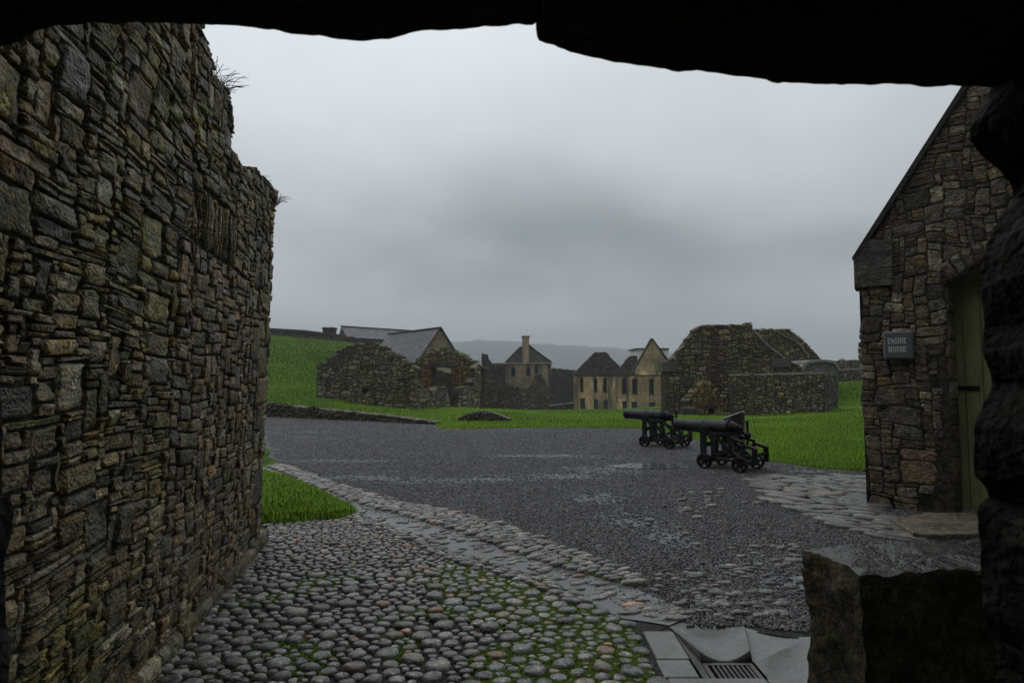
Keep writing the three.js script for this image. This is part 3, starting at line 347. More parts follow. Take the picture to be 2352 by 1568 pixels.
  finish(sl.map(p => cobbleGeo(p, 0.035 + 0.02 * r(), 0.014, 0.93, tint(r).map((v, i) => v * [0.60, 0.61, 0.58][i]), r, 0.95, 10)), flag, M.cobble, 300, 'slate', 'small_slates');
}
{ // soil round the drain
  struct(mk('drain_bed', sheet([[0.84, 3.36], [2.5, 3.2], [2.5, 4.75], [0.84, 4.75]], 0.009, [[0.925, 3.45], [2.08, 3.45], [2.05, 4.11], [1.66, 4.27], [1.675, 4.395], [1.125, 4.395], [1.13, 4.24], [0.925, 4.23]]), M.soil), 'dark grit round the drain basin');
}
{ // shallow rain water standing in the hollows of the yard
  const pos = [], idx = [], cs = 0.022; let k = 0; for (const e of WET) for (let x = e[0] - e[2] * 1.2; x < e[0] + e[2] * 1.2; x += cs) for (let d = e[1] - e[3] * 1.2; d < e[1] + e[3] * 1.2; d += cs) { const w = 1.25 - Math.hypot((x - e[0]) / e[2], (d - e[1]) / e[3]) + 0.75 * fbm3(x * 1.1, d * 2.2, 6.2, 4) + 0.30 * fbm3(x * 5, d * 9, 3.1, 2) + 1.25 * perlin.noise(x * 17, d * 19, 6.6) + 0.5 * perlin.noise(x * 41, d * 43, 2.6); if (w < 0.80 || !inPoly(x, d, YARD)) continue; const y = 0.0165 + 0.0002 * WET.indexOf(e); pos.push(x, y, -d, x + cs, y, -d, x + cs, y, -d - cs, x, y, -d - cs); idx.push(k, k + 1, k + 2, k, k + 2, k + 3); k += 4; }
  const g = new THREE.BufferGeometry(); g.setAttribute('position', new THREE.Float32BufferAttribute(pos, 3)); g.setAttribute('uv', new THREE.Float32BufferAttribute(pos.filter((v, i) => i % 3 !== 1), 2)); g.setIndex(idx); g.computeVertexNormals(); struct(mk('rain_water', g, M.film), 'thin streaks of rain water standing on the gravel');
}
{ // puddle beside the guns
  const c = onGround(1490, 1072), pts = []; for (let k = 0; k < 60; k++) { const a = k / 60 * 2 * Math.PI, R = 1 + 0.5 * fbm3(Math.cos(a) * 1.2, Math.sin(a) * 1.2, 4.4, 4); pts.push([c.x + 0.05 + Math.cos(a) * 0.85 * R, -c.z + Math.sin(a) * 0.36 * R]); }
  struct(mk('puddle', sheet(pts, 0.024), M.water), 'rain puddle on the gravel reflecting the gun carriages');
}
// grass verge at the end of the left wall
const VERGE = [[-5.5, 11.9], [-3.75, 10.2], [-2.75, 8.9], [-2.2, 8.15], [-1.98, 7.72], [-2.1, 7.5], [-2.9, 7.2], [-3.6, 7.0], [-6, 7.0]];
const vergeH = (x, d) => 0.005 + 0.10 * smooth(0, 0.55, polyDist(x, d, VERGE)) * smooth(-1.8, -3.4, x) + 0.06 * smooth(0, 0.15, polyDist(x, d, VERGE));
{
  const pos = [], uv = [], idx = [], n = 40; for (let j = 0; j <= n; j++) for (let i = 0; i <= n; i++) { let x = mix(-6, -1.9, i / n), d = mix(6.9, 12, j / n); const inn = inPoly(x, d, VERGE); pos.push(x, inn ? vergeH(x, d) : -0.03, -d); uv.push(x, d); }
  for (let j = 0; j < n; j++) for (let i = 0; i < n; i++) { const a = j * (n + 1) + i; idx.push(a, a + 1, a + n + 2, a, a + n + 2, a + n + 1); }
  const g = new THREE.BufferGeometry(); g.setAttribute('position', new THREE.Float32BufferAttribute(pos, 3)); g.setAttribute('uv', new THREE.Float32BufferAttribute(uv, 2)); g.setIndex(idx); g.computeVertexNormals();
  struct(mk('earth_bank', g, M.soil), 'dark earth bank under the grass at the wall end');
}
// grass blades
function tuftGeo(n, h, w, seed, spread) { const r = rng(seed), pos = [], idx = []; for (let b = 0; b < n; b++) { const a = r() * 6.28, x = (r() - 0.5) * spread, z = (r() - 0.5) * spread, hh = h * (0.55 + 0.6 * r()), l = hh * (0.2 + 0.6 * r()), ca = Math.cos(a), sa = Math.sin(a), px = -sa * w / 2, pz = ca * w / 2, k = pos.length / 3; pos.push(x - px, 0, z - pz, x + px, 0, z + pz, x + ca * l * 0.35 - px * 0.8, hh * 0.6, z + sa * l * 0.35 - pz * 0.8, x + ca * l * 0.35 + px * 0.8, hh * 0.6, z + sa * l * 0.35 + pz * 0.8, x + ca * l, hh, z + sa * l); idx.push(k, k + 1, k + 3, k, k + 3, k + 2, k + 2, k + 3, k + 4); } const g = new THREE.BufferGeometry(); g.setAttribute('position', new THREE.Float32BufferAttribute(pos, 3)); g.setIndex(idx); g.computeVertexNormals(); const nn = g.attributes.normal; for (let i = 0; i < nn.count; i++) { const v = V3(nn.getX(i), Math.abs(nn.getY(i)) + 1.2, nn.getZ(i)).normalize(); nn.setXYZ(i, v.x, v.y, v.z); } return g; }
const grassTint = (c, r, x, d) => { const b = 0.75 + 0.5 * r(), y = 0.5 + 0.9 * fbm3(x * 0.22, d * 0.22, 8, 3), k = r(); if (k < 0.05) c.setRGB(0.20 * b, 0.20 * b, 0.06 * b); else if (k < 0.12) c.setRGB(0.035 * b, 0.075 * b, 0.01 * b); else c.setRGB(mix(0.08, 0.175, y) * b, mix(0.185, 0.30, y) * b, mix(0.006, 0.009, y) * b); };
{
  const g = tuftGeo(9, 0.075, 0.007, 9, 0.10), n = 230000, im = new THREE.InstancedMesh(g, M.blade, n), m = new THREE.Matrix4(), q = new THREE.Quaternion(), c = new THREE.Color(), r = rng(99), up = V3(0, 1, 0); let k = 0, t = 0;
  while (k < n && t++ < 3e6) {
    let x, d, y, s; const z = r();
    if (z < 0.10) { x = mix(-5.4, -1.95, r()); d = mix(7.1, 11.9, r()); if (!inPoly(x, d, VERGE)) continue; const edge = polyDist(x, d, VERGE); if (edge < 0.04 + 0.12 * perlin.noise(x * 5, d * 5, 1) && d < 7.9) continue; y = vergeH(x, d); s = 0.65 + 0.5 * r() * r(); }
    else { d = 10.6 * Math.pow(7.5, Math.pow(r(), 1.2)); x = (r() * 2 - 1) * (0.75 * d + 1); if (inPoly(x, d, YARD)) continue; if (x < 0 && d < 20) continue; if (x > 0.80 * d || x < -0.45 * d) continue; y = G(x, d); s = mix(0.8, 3.0, smooth(12, 70, d)); if (x > 4.5 && d < 11.3 && x < 6.5) s *= 0.9; }
    s *= 0.7 + 0.5 * r(); q.setFromAxisAngle(up, r() * 6.28); m.compose(V3(x, y - 0.004, -d), q, V3(s * (d > 20 ? 1.4 : 1), s * (d > 25 ? 0.75 : 1), s * (d > 20 ? 1.4 : 1))); im.setMatrixAt(k, m); grassTint(c, r, x, d); im.setColorAt(k, c); k++;
  }
  im.count = k; im.name = 'grass'; im.castShadow = im.receiveShadow = true; stuff(im, 'short wet green grass on lawns and verge'); scene.add(im);
}
{ // moss between the cobbles
  const g = tuftGeo(8, 0.015, 0.008, 19, 0.03), n = 90000, im = new THREE.InstancedMesh(g, M.blade, n), m = new THREE.Matrix4(), q = new THREE.Quaternion(), c = new THREE.Color(), r = rng(199), up = V3(0, 1, 0); let k = 0, t = 0;
  while (k < n && t++ < 700000) { const d = mix(3.0, 8.5, r()), x = mix(-2.7, 1.6, r()), inC = inPoly(x, d, COB), inB = inPoly(x, d, RIGHTBANK) || inPoly(x, d, LEFTBANK); if (!inC && !inB) continue; if (gutDist(x, d) < 0.02) continue; if (r() > smooth(0.06, 0.55, mossAt(x, d) + (inB && !inC ? 0.2 : 0))) continue; const s = 0.7 + 0.8 * r(); q.setFromAxisAngle(up, r() * 6.28); m.compose(V3(x, inC ? 0.006 : 0.013, -d), q, V3(s, s, s)); im.setMatrixAt(k, m); const b = 0.6 + 0.7 * r(); c.setRGB(0.085 * b, 0.14 * b, 0.010 * b); im.setColorAt(k, c); k++; }
  im.count = k; im.name = 'moss'; im.castShadow = im.receiveShadow = true; stuff(im, 'bright green moss growing between the cobbles'); scene.add(im);
}
{ // far ridge
  const K = 2.3, prof = interp([[-1600, 40], [-500, 66], [-94, 54], [-40, 57], [50, 51], [196, 42], [300, 30], [600, 18], [1600, 12]]), pos = [], uv = [], idx = [], n = 400, rows = 10; for (let j = 0; j <= rows; j++) for (let i = 0; i <= n; i++) { const x = mix(-1600, 1600, i / n), t = j / rows, h = prof(x) * Math.sin(Math.min(1, t * 1.25) * Math.PI / 2) * (t > 0.8 ? 1 - 0.25 * (t - 0.8) * 5 : 1); const tr = j >= 7 ? 2.2 * perlin.noise(x * 0.11, t * 9, 2) + 1.4 * perlin.noise(x * 0.3, t * 9, 5) : 0; pos.push(x * K, (h + tr) * K + 1.8 - 20 * (1 - t), -mix(560, 980, t) * K); uv.push(x, t * 420); }
  for (let j = 0; j < rows; j++) for (let i = 0; i < n; i++) { const a = j * (n + 1) + i; idx.push(a, a + 1, a + n + 2, a, a + n + 2, a + n + 1); }
  const g = new THREE.BufferGeometry(); g.setAttribute('position', new THREE.Float32BufferAttribute(pos, 3)); g.setAttribute('uv', new THREE.Float32BufferAttribute(uv, 2)); g.setIndex(idx); g.computeVertexNormals(); struct(mk('hills', g, M.hill), 'long wooded hillside fading into the mist');
}

// ---------------------------------------------------------------- the tall rubble wall on the left
const sub = (fr, u0, u1, v0) => ({ ...fr, o: put(fr, u0, v0, 0), W: u1 - u0 });
const pickSize = (tab) => (u, v, r) => { let k = r(); for (const [p, w0, w1, h0, h1] of tab) { if (k < p) { const q = r(); return [mix(w0, w1, r()), mix(h0, h1, q)]; } k -= p; } const t = tab[0]; return [mix(t[1], t[2], r()), mix(t[3], t[4], r())]; };
{
  const g = thing('rubble_wall', 'tall rough rubble wall rising beside the cobbles, with a blocked opening', 'wall', V3(-2.2, 0, -3.7));
  const fr = frame([-1.664, 0.9], [-2.70, 6.35], 0); fr.V = V3(0.022, 1, 0); const list = [], r = rng(1001);
  const uOf = d => (d - 0.9) / (6.35 - 0.9) * fr.W;
  const top = interp([[0, 5.2], [uOf(3.2), 4.9], [uOf(3.85), 4.5], [uOf(3.95), 4.16], [uOf(4.14), 4.14], [uOf(4.17), 4.0], [uOf(4.5), 4.05], [uOf(4.64), 3.96], [uOf(4.69), 3.66], [uOf(5.0), 3.63], [uOf(5.4), 3.75], [uOf(5.9), 3.80], [uOf(6.35), 3.86]]);
  part('wall_core', core(fr, top, 0.95, [], 0.10, 0.12), M.mortar, g);
  const base = { r, seed: 3, gap: 0.006, proud: 0.022, sink: 0.03, rough: 0.030, rf: 8, strata: 2.6, warp: 0.035, wf: 1.2, twist: 0.07, skew: 0.30, edge: 0.20, round: 0.14, tilt: 0.25, lines: 8, cw: 0.026, ch: 0.018 };
  const A = uOf(3.72), B = uOf(5.55), C = uOf(5.62), vA = uOf(3.9), vB = uOf(4.95);
  const green = (u, v, c, r) => { const m = smooth(0.1, 0.5, perlin.noise(u * 1.1, v * 1.1, 4) + 0.15); return [c[0] * mix(1, 0.88, m), c[1] * mix(1, 0.92, m), c[2] * mix(1, 0.50, m)]; };
  const tL = (u, v, r) => green(u, v, tintOf(PAL.left, r, 1.12), r), tB = (u, v, r) => tintOf(r() < 0.75 ? PAL.block : PAL.left, r);
  const rubble = pickSize([[0.055, 0.24, 0.48, 0.14, 0.24], [0.28, 0.14, 0.34, 0.055, 0.12], [0.42, 0.14, 0.46, 0.018, 0.038], [0.245, 0.06, 0.18, 0.03, 0.065]]);
  face(list, fr, top, { ...base, tint: tL, sizes: rubble }, [[A, B, -1, 2.72], [vA, vB, 2.70, 3.14], [C, 99, -1, 3.2]]);
  face(list, sub(fr, A, B, 0), () => 2.70, { ...base, seed: 3, tint: tB, warp: 0.04, twist: 0.07, skew: 0.15, edge: 0.12, round: 0.14, rough: 0.016, proud: 0.026, sizes: pickSize([[0.5, 0.20, 0.40, 0.08, 0.125], [0.32, 0.11, 0.24, 0.055, 0.10], [0.06, 0.10, 0.14, 0.16, 0.24], [0.12, 0.16, 0.32, 0.035, 0.05]]) });
  face(list, sub(fr, vA, vB, 2.72), (u) => 0.38 + 0.06 * Math.sin(u * 3), { ...base, tint: tL, cw: 0.02, ch: 0.06, warp: 0.02, twist: 0.10, proud: 0.035, gap: 0.008, lines: 5, sizes: (u, v, r) => [0.03 + 0.025 * r(), r() < 0.75 ? 0.42 : 0.2] });
  face(list, sub(fr, C, fr.W + 0.03, 0), () => 3.18, { ...base, tint: (u, v, r) => tintOf(PAL.left, r, 0.95), warp: 0.03, twist: 0.05, sizes: pickSize([[0.35, 0.30, 0.5, 0.22, 0.42], [0.35, 0.18, 0.32, 0.12, 0.24], [0.3, 0.15, 0.4, 0.04, 0.09]]) });
  caps(list, fr, (u) => top(u) - 0.06, 0.5, 0.26, 0.13, r, (r) => tintOf(PAL.left, r), (u) => u < 2.6);
  // broken profile of the far end: stones bonded into the end face
  for (let v = 0; v < 3.8;) { const h = 0.14 + 0.28 * r(); const w = 0.25 + 0.25 * r(); const q = lump(w, h * 0.94, 0.5 + 0.3 * r(), r() * 60, 5, 0.06, 0.14, tintOf(PAL.left, r, 0.9)); const off = (v > 2.2 && v < 2.9 ? 0.04 : v > 1.7 ? 0.015 : 0.0) + 0.03 * (r() - 0.5); q.translate(fr.W - w / 2 + 0.015 + off, v + h / 2, -0.38); q.applyMatrix4(basis(fr)); list.push({ g: q, c: put(fr, fr.W, v, 0), show: 0.0012 }); v += h; }
  // a foot of bigger stones where the wall meets the cobbles
  for (let u = 1.5; u < fr.W; ) { const w = 0.14 + 0.24 * r(), q = lump(w, 0.14 + 0.12 * r(), 0.16, r() * 60, 4, 0.12, 0.4, tintOf(PAL.left, r, 0.8)); q.translate(u + w / 2, 0.03, -0.005); q.applyMatrix4(basis(fr)); list.push({ g: q, c: put(fr, u, 0, 0), show: 0.0005 }); u += w; }
  finish(list, g, M.stone, 300);
  // plants on the wall head
  const plant = (label, p, n, h, lean, seed, tint) => { const t = thing('wall_grass', label, 'grass tuft', p); const rr = rng(seed), gs = []; for (let i = 0; i < n; i++) { const a = rr() * 6.28, l = h * (0.5 + 0.7 * rr()), d = V3(Math.cos(a) * 0.7 + lean, 0.7 + 0.6 * rr(), Math.sin(a) * 0.7).normalize(), q = p.clone().add(V3((rr() - 0.5) * 0.10, -0.03, (rr() - 0.5) * 0.2)), m = q.clone().addScaledVector(d, l * 0.6), e = m.clone().addScaledVector(d.clone().add(V3(0.35 * Math.cos(a) + 0.2, -0.5, 0)).normalize(), l * 0.5); const c = new THREE.CatmullRomCurve3([q, m, e]); const tg = new THREE.TubeGeometry(c, 5, 0.0022, 3); gs.push(tg); } part('blades', merge(gs), S({ name: 'dry_grass', color: lin(...tint), roughness: 0.8 }), t); };
  plant('dry dark tuft of grass high on the broken wall edge', put(fr, uOf(4.45), 4.06, -0.05), 46, 0.20, 0.5, 5, [0.05, 0.045, 0.03]);
  plant('small green weeds on the lower step of the wall head', put(fr, uOf(5.9), 3.80, -0.05), 30, 0.09, 0.2, 6, [0.04, 0.07, 0.015]);
  plant('thin grass hanging from the far top corner of the wall', put(fr, uOf(6.34), 3.72, 0.02), 30, 0.13, 0.8, 7, [0.07, 0.055, 0.03]);
}
// ---------------------------------------------------------------- engine house
{
  const c0 = onGround(1992, 1164), ph = 33 * Math.PI / 180, a = [c0.x, -c0.z], b = [c0.x + 4.2 * Math.cos(ph), -c0.z - 4.2 * Math.sin(ph)], fr = frame(a, b, 0), r = rng(2002), list = [];
  const g = thing('engine_house', 'dark stone gabled engine house with a green plank door', 'building', c0);
  const e0 = onPlane(fr, 1985, 562), e1 = onPlane(fr, 2220, 195), sl = (e1[1] - e0[1]) / (e1[0] - e0[0]), top = (u) => Math.min(e0[1] + (u - e0[0]) * sl, e0[1] + (4.2 - u - e0[0]) * sl);
  const h0 = onPlane(fr, 2182, 900)[0], hs = onPlane(fr, 2182, 650)[1], hw = 1.15, arch = []; arch.push([h0, 0.02], [h0, hs]); for (let k = 1; k < 12; k++) { const t = k / 12; arch.push([h0 + hw * t, hs + 0.28 * Math.sin(Math.PI * t)]); } arch.push([h0 + hw, hs], [h0 + hw, 0.02]);
  const s = new THREE.Shape(); s.moveTo(0, 0); s.lineTo(4.2, 0); s.lineTo(4.2, top(4.2)); s.lineTo(2.1, top(2.1)); s.lineTo(0, top(0)); s.holes.push(new THREE.Path(arch.map(p => new THREE.Vector2(...p))));
  const cg = new THREE.ExtrudeGeometry(s, { depth: 0.5, bevelEnabled: false }); cg.translate(0, 0, -0.5); cg.applyMatrix4(basis(fr)); part('wall', metreUV(cg), M.brownMortar, g);
  const tint = (u, v, r) => { const q = perlin.noise(u * 1.7, v * 1.7, 6); return tintOf(PAL.engine, r, 1.36 + 0.6 * q); };
  const base = { r, seed: 7, gap: 0.004, proud: 0.010, sink: 0.010, rough: 0.014, rf: 6, strata: 1.5, warp: 0.08, wf: 1.6, twist: 0.10, skew: 0.3, edge: 0.20, round: 0.20, lines: 8, cw: 0.03, ch: 0.03, tint };
  const inArch = (u, v) => inPoly(u, v, arch);
  face(list, fr, (u) => top(u) - 0.02, { ...base, sizes: pickSize([[0.26, 0.26, 0.52, 0.16, 0.30], [0.34, 0.14, 0.34, 0.07, 0.17], [0.22, 0.08, 0.18, 0.05, 0.10], [0.18, 0.20, 0.4, 0.035, 0.06]]), skip: (q) => inArch((q[0] + q[2]) / 2, (q[1] + q[3]) / 2) || inArch(q[2] - 0.03, q[1] + 0.05) || inArch(q[2] - 0.03, q[3] - 0.05) });
  // voussoirs of the door arch, jamb stones in the reveal
  for (let k = 0; k < 11; k++) { const t = (k + 0.5) / 11, u = h0 + hw * t, v = hs + 0.28 * Math.sin(Math.PI * t), q = lump(hw / 10.5, 0.26, 0.30, r() * 50, 4, 0.07, 0.2, tintOf(PAL.engine, r, 1.2)); q.rotateZ(-(t - 0.5) * 1.1); q.translate(u, v + 0.12, -0.11); q.applyMatrix4(basis(fr)); list.push({ g: q, c: put(fr, u, v, 0), show: 0.001 }); }
  const RO = put(fr, h0, 0, 0), RU = put(fr, h0 + 0.10, 0, -0.29).sub(RO), RW = RU.length(); RU.normalize(); const rev = { o: RO, U: RU, V: V3(0, 1, 0), N: V3(-RU.z, 0, RU.x), W: RW };
  part('jamb', core(rev, () => hs + 0.1, 0.12, [], 0, 1), M.brownMortar, g);
  face(list, rev, () => hs, { ...base, lines: 8, proud: 0.014, cw: 0.04, ch: 0.05, sizes: (u, v, r) => [0.4, 0.16 + 0.26 * r()], warp: 0.015 });
  finish(list, g, M.stone, 300);
  // kneeler, verge, roof slabs
  const kn = new THREE.Shape([[1965, 661], [2050, 654], [2049, 556], [1996, 552], [1963, 597]].map(p => new THREE.Vector2(...onPlane(fr, ...p)))); const kg = new THREE.ExtrudeGeometry(kn, { depth: 0.40, bevelEnabled: true, bevelSize: 0.008, bevelThickness: 0.008, bevelSegments: 1 }); kg.translate(0, 0, -0.36); kg.applyMatrix4(basis(fr)); part('kneeler', metreUV(kg), S({ name: 'kneeler_stone', color: lin(0.23, 0.205, 0.18), map: stoneCol, bumpMap: stoneBump, bumpScale: 0.02, roughness: 0.7 }), g, 'large smooth kneeler stone under the roof edge');
  const k0 = onPlane(fr, 1963, 597); for (const sg of [1, -1]) { const P = (u, v, n) => sg > 0 ? put(fr, u, v, n) : put(fr, 4.2 - u, v, n); const vg = []; const A = [k0[0], k0[1] + 0.01], Bq = [2.1, k0[1] + (2.1 - k0[0]) * sl]; vg.push(bar(P(A[0], A[1], -0.1), P(Bq[0], Bq[1], -0.1), 0.3, 0.07)); part('verge', metreUV(merge(vg)), M.verge, g);
    const rf = []; for (let k = 0; k < 16; k++) { const t0 = k / 16, t1 = (k + 1.15) / 16; for (let j = 0; j < 14; j++) { const n0 = -0.25 - j * 0.34 - (k % 2) * 0.17; rf.push(bar(P(mix(A[0], Bq[0], t0), mix(A[1], Bq[1], t0) + 0.035, n0 - 0.17), P(mix(A[0], Bq[0], t1), mix(A[1], Bq[1], t1) + 0.015, n0 - 0.17), 0.33, 0.012, 0.003)); } } const m = part('roof_slates', metreUV(merge(rf)), M.verge, g); m.userData.kind = 'stuff'; }
  const fl = { o: put(fr, 0, 0, -5), U: fr.N.clone(), V: V3(0, 1, 0), N: fr.U.clone().negate(), W: 5 }; part('side_wall', core(fl, () => top(0) - 0.02, 0.4, [], 0, 5), M.mortar, g);
  // door
  const dd = -0.30, dh = hs + 0.26, door = []; const nP = 6, pw = hw / nP; const leaf = part('door', (() => { const q = box(h0 + 0.0, h0 + hw, 0.06, dh, dd - 0.05, dd - 0.02); q.applyMatrix4(basis(fr)); return q; })(), M.doorPaint, g, 'faded green plank door');
  for (let k = 0; k < nP; k++) { const q = box(h0 + k * pw + 0.004, h0 + (k + 1) * pw - 0.004, 0.05, dh, dd - 0.02, dd + 0.006 + 0.002 * (k % 2), 0.004); q.applyMatrix4(basis(fr)); part('plank', q.translate(0, 0, 0), M.doorPaint, g); }
  { const hk = box(h0 + 0.08, h0 + 0.34, 1.62, 1.68, dd + 0.008, dd + 0.03, 0.004); hk.applyMatrix4(basis(fr)); part('hinge', hk, M.iron, g); const kn2 = cyl(put(fr, h0 + 0.36, 0.98, dd), put(fr, h0 + 0.36, 0.98, dd + 0.03), 0.012); part('knob', kn2, M.iron, g); }
  // doorstep
  const st = thing('doorstep', 'broad flat brown stone doorstep before the engine house door', 'step', onGround(2150, 1200));
  const sp = [[2052, 1192], [2125, 1178], [2300, 1176], [2330, 1222], [2130, 1226], [2100, 1222]].map(p => { const q = onGround(p[0], p[1], 0.09); return new THREE.Vector2(q.x, -q.z); }); const sg = new THREE.ExtrudeGeometry(new THREE.Shape(sp), { depth: 0.10, bevelEnabled: true, bevelSize: 0.015, bevelThickness: 0.012, bevelSegments: 2 }); sg.rotateX(-Math.PI / 2); sg.translate(0, -0.02, 0); part('slab', metreUV(sg), S({ name: 'brown_slab', color: lin(0.32, 0.265, 0.205), map: stoneCol, bumpMap: stoneBump, bumpScale: 0.012, roughness: 0.55 }), st);
  // name sign
  const sa = onPlane(fr, 2031, 825), sb = onPlane(fr, 2098, 760), sn = thing('name_sign', 'grey slate sign with white lettering on the engine house wall', 'sign', put(fr, (sa[0] + sb[0]) / 2, (sa[1] + sb[1]) / 2, 0.05));
  { const w = sb[0] - sa[0], h = sb[1] - sa[1], q = new THREE.BoxGeometry(w, h, 0.07, 1, 1, 1); const p = q.attributes.position; const sh = new THREE.Shape([new THREE.Vector2(-w / 2 + 0.022, -h / 2 + 0.022), new THREE.Vector2(w / 2 - 0.022, -h / 2 + 0.022), new THREE.Vector2(w / 2 - 0.022, h / 2 - 0.022), new THREE.Vector2(-w / 2 + 0.022, h / 2 - 0.022)]); const eg = new THREE.ExtrudeGeometry(sh, { depth: 0.045, bevelEnabled: true, bevelSize: 0.022, bevelThickness: 0.016, bevelSegments: 1 }); eg.translate((sa[0] + sb[0]) / 2, (sa[1] + sb[1]) / 2, 0.035); eg.applyMatrix4(basis(fr)); part('panel', metreUV(eg), M.sign, sn);
    const font = await new FontLoader().loadAsync('fonts/droid/droid_serif_bold.typeface.json'); const tg = []; for (const [txt, row] of [['ENGINE', 0.14], ['HOUSE', -0.16]]) { const t = new TextGeometry(txt, { font, size: h * 0.20, depth: 0.0025, curveSegments: 4 }); t.computeBoundingBox(); const bw = t.boundingBox.max.x - t.boundingBox.min.x, k = w * (txt === 'ENGINE' ? 0.62 : 0.58) / bw; t.scale(k, 1, 1); t.translate(-bw * k / 2 - w * 0.05 + (sa[0] + sb[0]) / 2, h * row - h * 0.09 + (sa[1] + sb[1]) / 2, 0.0965); t.applyMatrix4(basis(fr)); tg.push(t); } part('lettering', merge(tg), M.letters, sn); }
}
// ---------------------------------------------------------------- wet stone block at the opening, drain
{
  const P = [[1853, 1258], [2310, 1226], [2330, 1300], [1979, 1316]].map(p => onGround(p[0], p[1], 0.9)), g = thing('stone_block', 'big rough wet stone block beside the dark opening', 'stone', V3(P[3].x + 0.2, 0, P[3].z - 0.2));
  const n = 26, m = 30, pos = [], uv = [], idx = []; const ring = (v, inset) => { for (let k = 0; k < n * 4; k++) { const s = Math.floor(k / n), t = (k % n) / n, a = P[(4 - s) % 4], b = P[(3 - s) % 4]; const c = { x: (P[0].x + P[1].x + P[2].x + P[3].x) / 4, z: (P[0].z + P[1].z + P[2].z + P[3].z) / 4 }; let x = mix(mix(a.x, b.x, t), c.x, inset), z = mix(mix(a.z, b.z, t), c.z, inset), y = v; const big = fbm3(x * 2.6, y * 3.2, z * 2.6, 5), led = 0.03 * fbm3(x * 5, y * 14, z * 5, 3); const dx = x - c.x, dz = z - c.z, L = Math.hypot(dx, dz) + 1e-6; const push = (inset < 0.5 ? 0.09 * big + led * (v < 0.85 ? 1 : 0) : 0) * 0.8; x += dx / L * push; z += dz / L * push; if (v > 0.8) y += 0.045 * fbm3(x * 3.1, 1.2, z * 3.1, 5) + 0.025 * fbm3(x * 9, 2.2, z * 9, 3) - 0.05 * smooth(0.02, 0, inset) * (0.5 + big); pos.push(x, y, z); uv.push(x * 1 + z * 0.6, y + z * 0.7 + inset * 0.4); } };
  for (let j = 0; j <= m; j++) ring(0.9 * Math.pow(j / m, 0.9), 0); for (const i of [0.015, 0.05, 0.12, 0.25, 0.4, 0.55, 0.7, 0.85, 0.98]) ring(0.9, i);
  const rows = m + 10; for (let j = 0; j < rows - 1; j++) for (let k = 0; k < n * 4; k++) { const a = j * n * 4 + k, b = j * n * 4 + (k + 1) % (n * 4); idx.push(a, b, b + n * 4, a, b + n * 4, a + n * 4); }
  let q = new THREE.BufferGeometry(); q.setAttribute('position', new THREE.Float32BufferAttribute(pos, 3)); q.setAttribute('uv', new THREE.Float32BufferAttribute(uv, 2)); q.setIndex(idx); q.computeVertexNormals(); q = metreUV(toCreasedNormals(q, 0.7)); { const n = q.attributes.normal, split = (want) => { const o = new THREE.BufferGeometry(); for (const k of ['position', 'normal', 'uv']) { const a = q.attributes[k], s = a.itemSize, out = []; for (let i = 0; i < a.count; i += 3) if (((n.getY(i) + n.getY(i + 1) + n.getY(i + 2)) / 3 > 0.62) === want) for (let c = 0; c < 3 * s; c++) out.push(a.array[i * s + c]); o.setAttribute(k, new THREE.Float32BufferAttribute(out, s)); } return o; }; part('block', split(false), M.mossyRock, g); part('top_face', split(true), M.plinth, g, 'wet shiny top of the block'); }
}
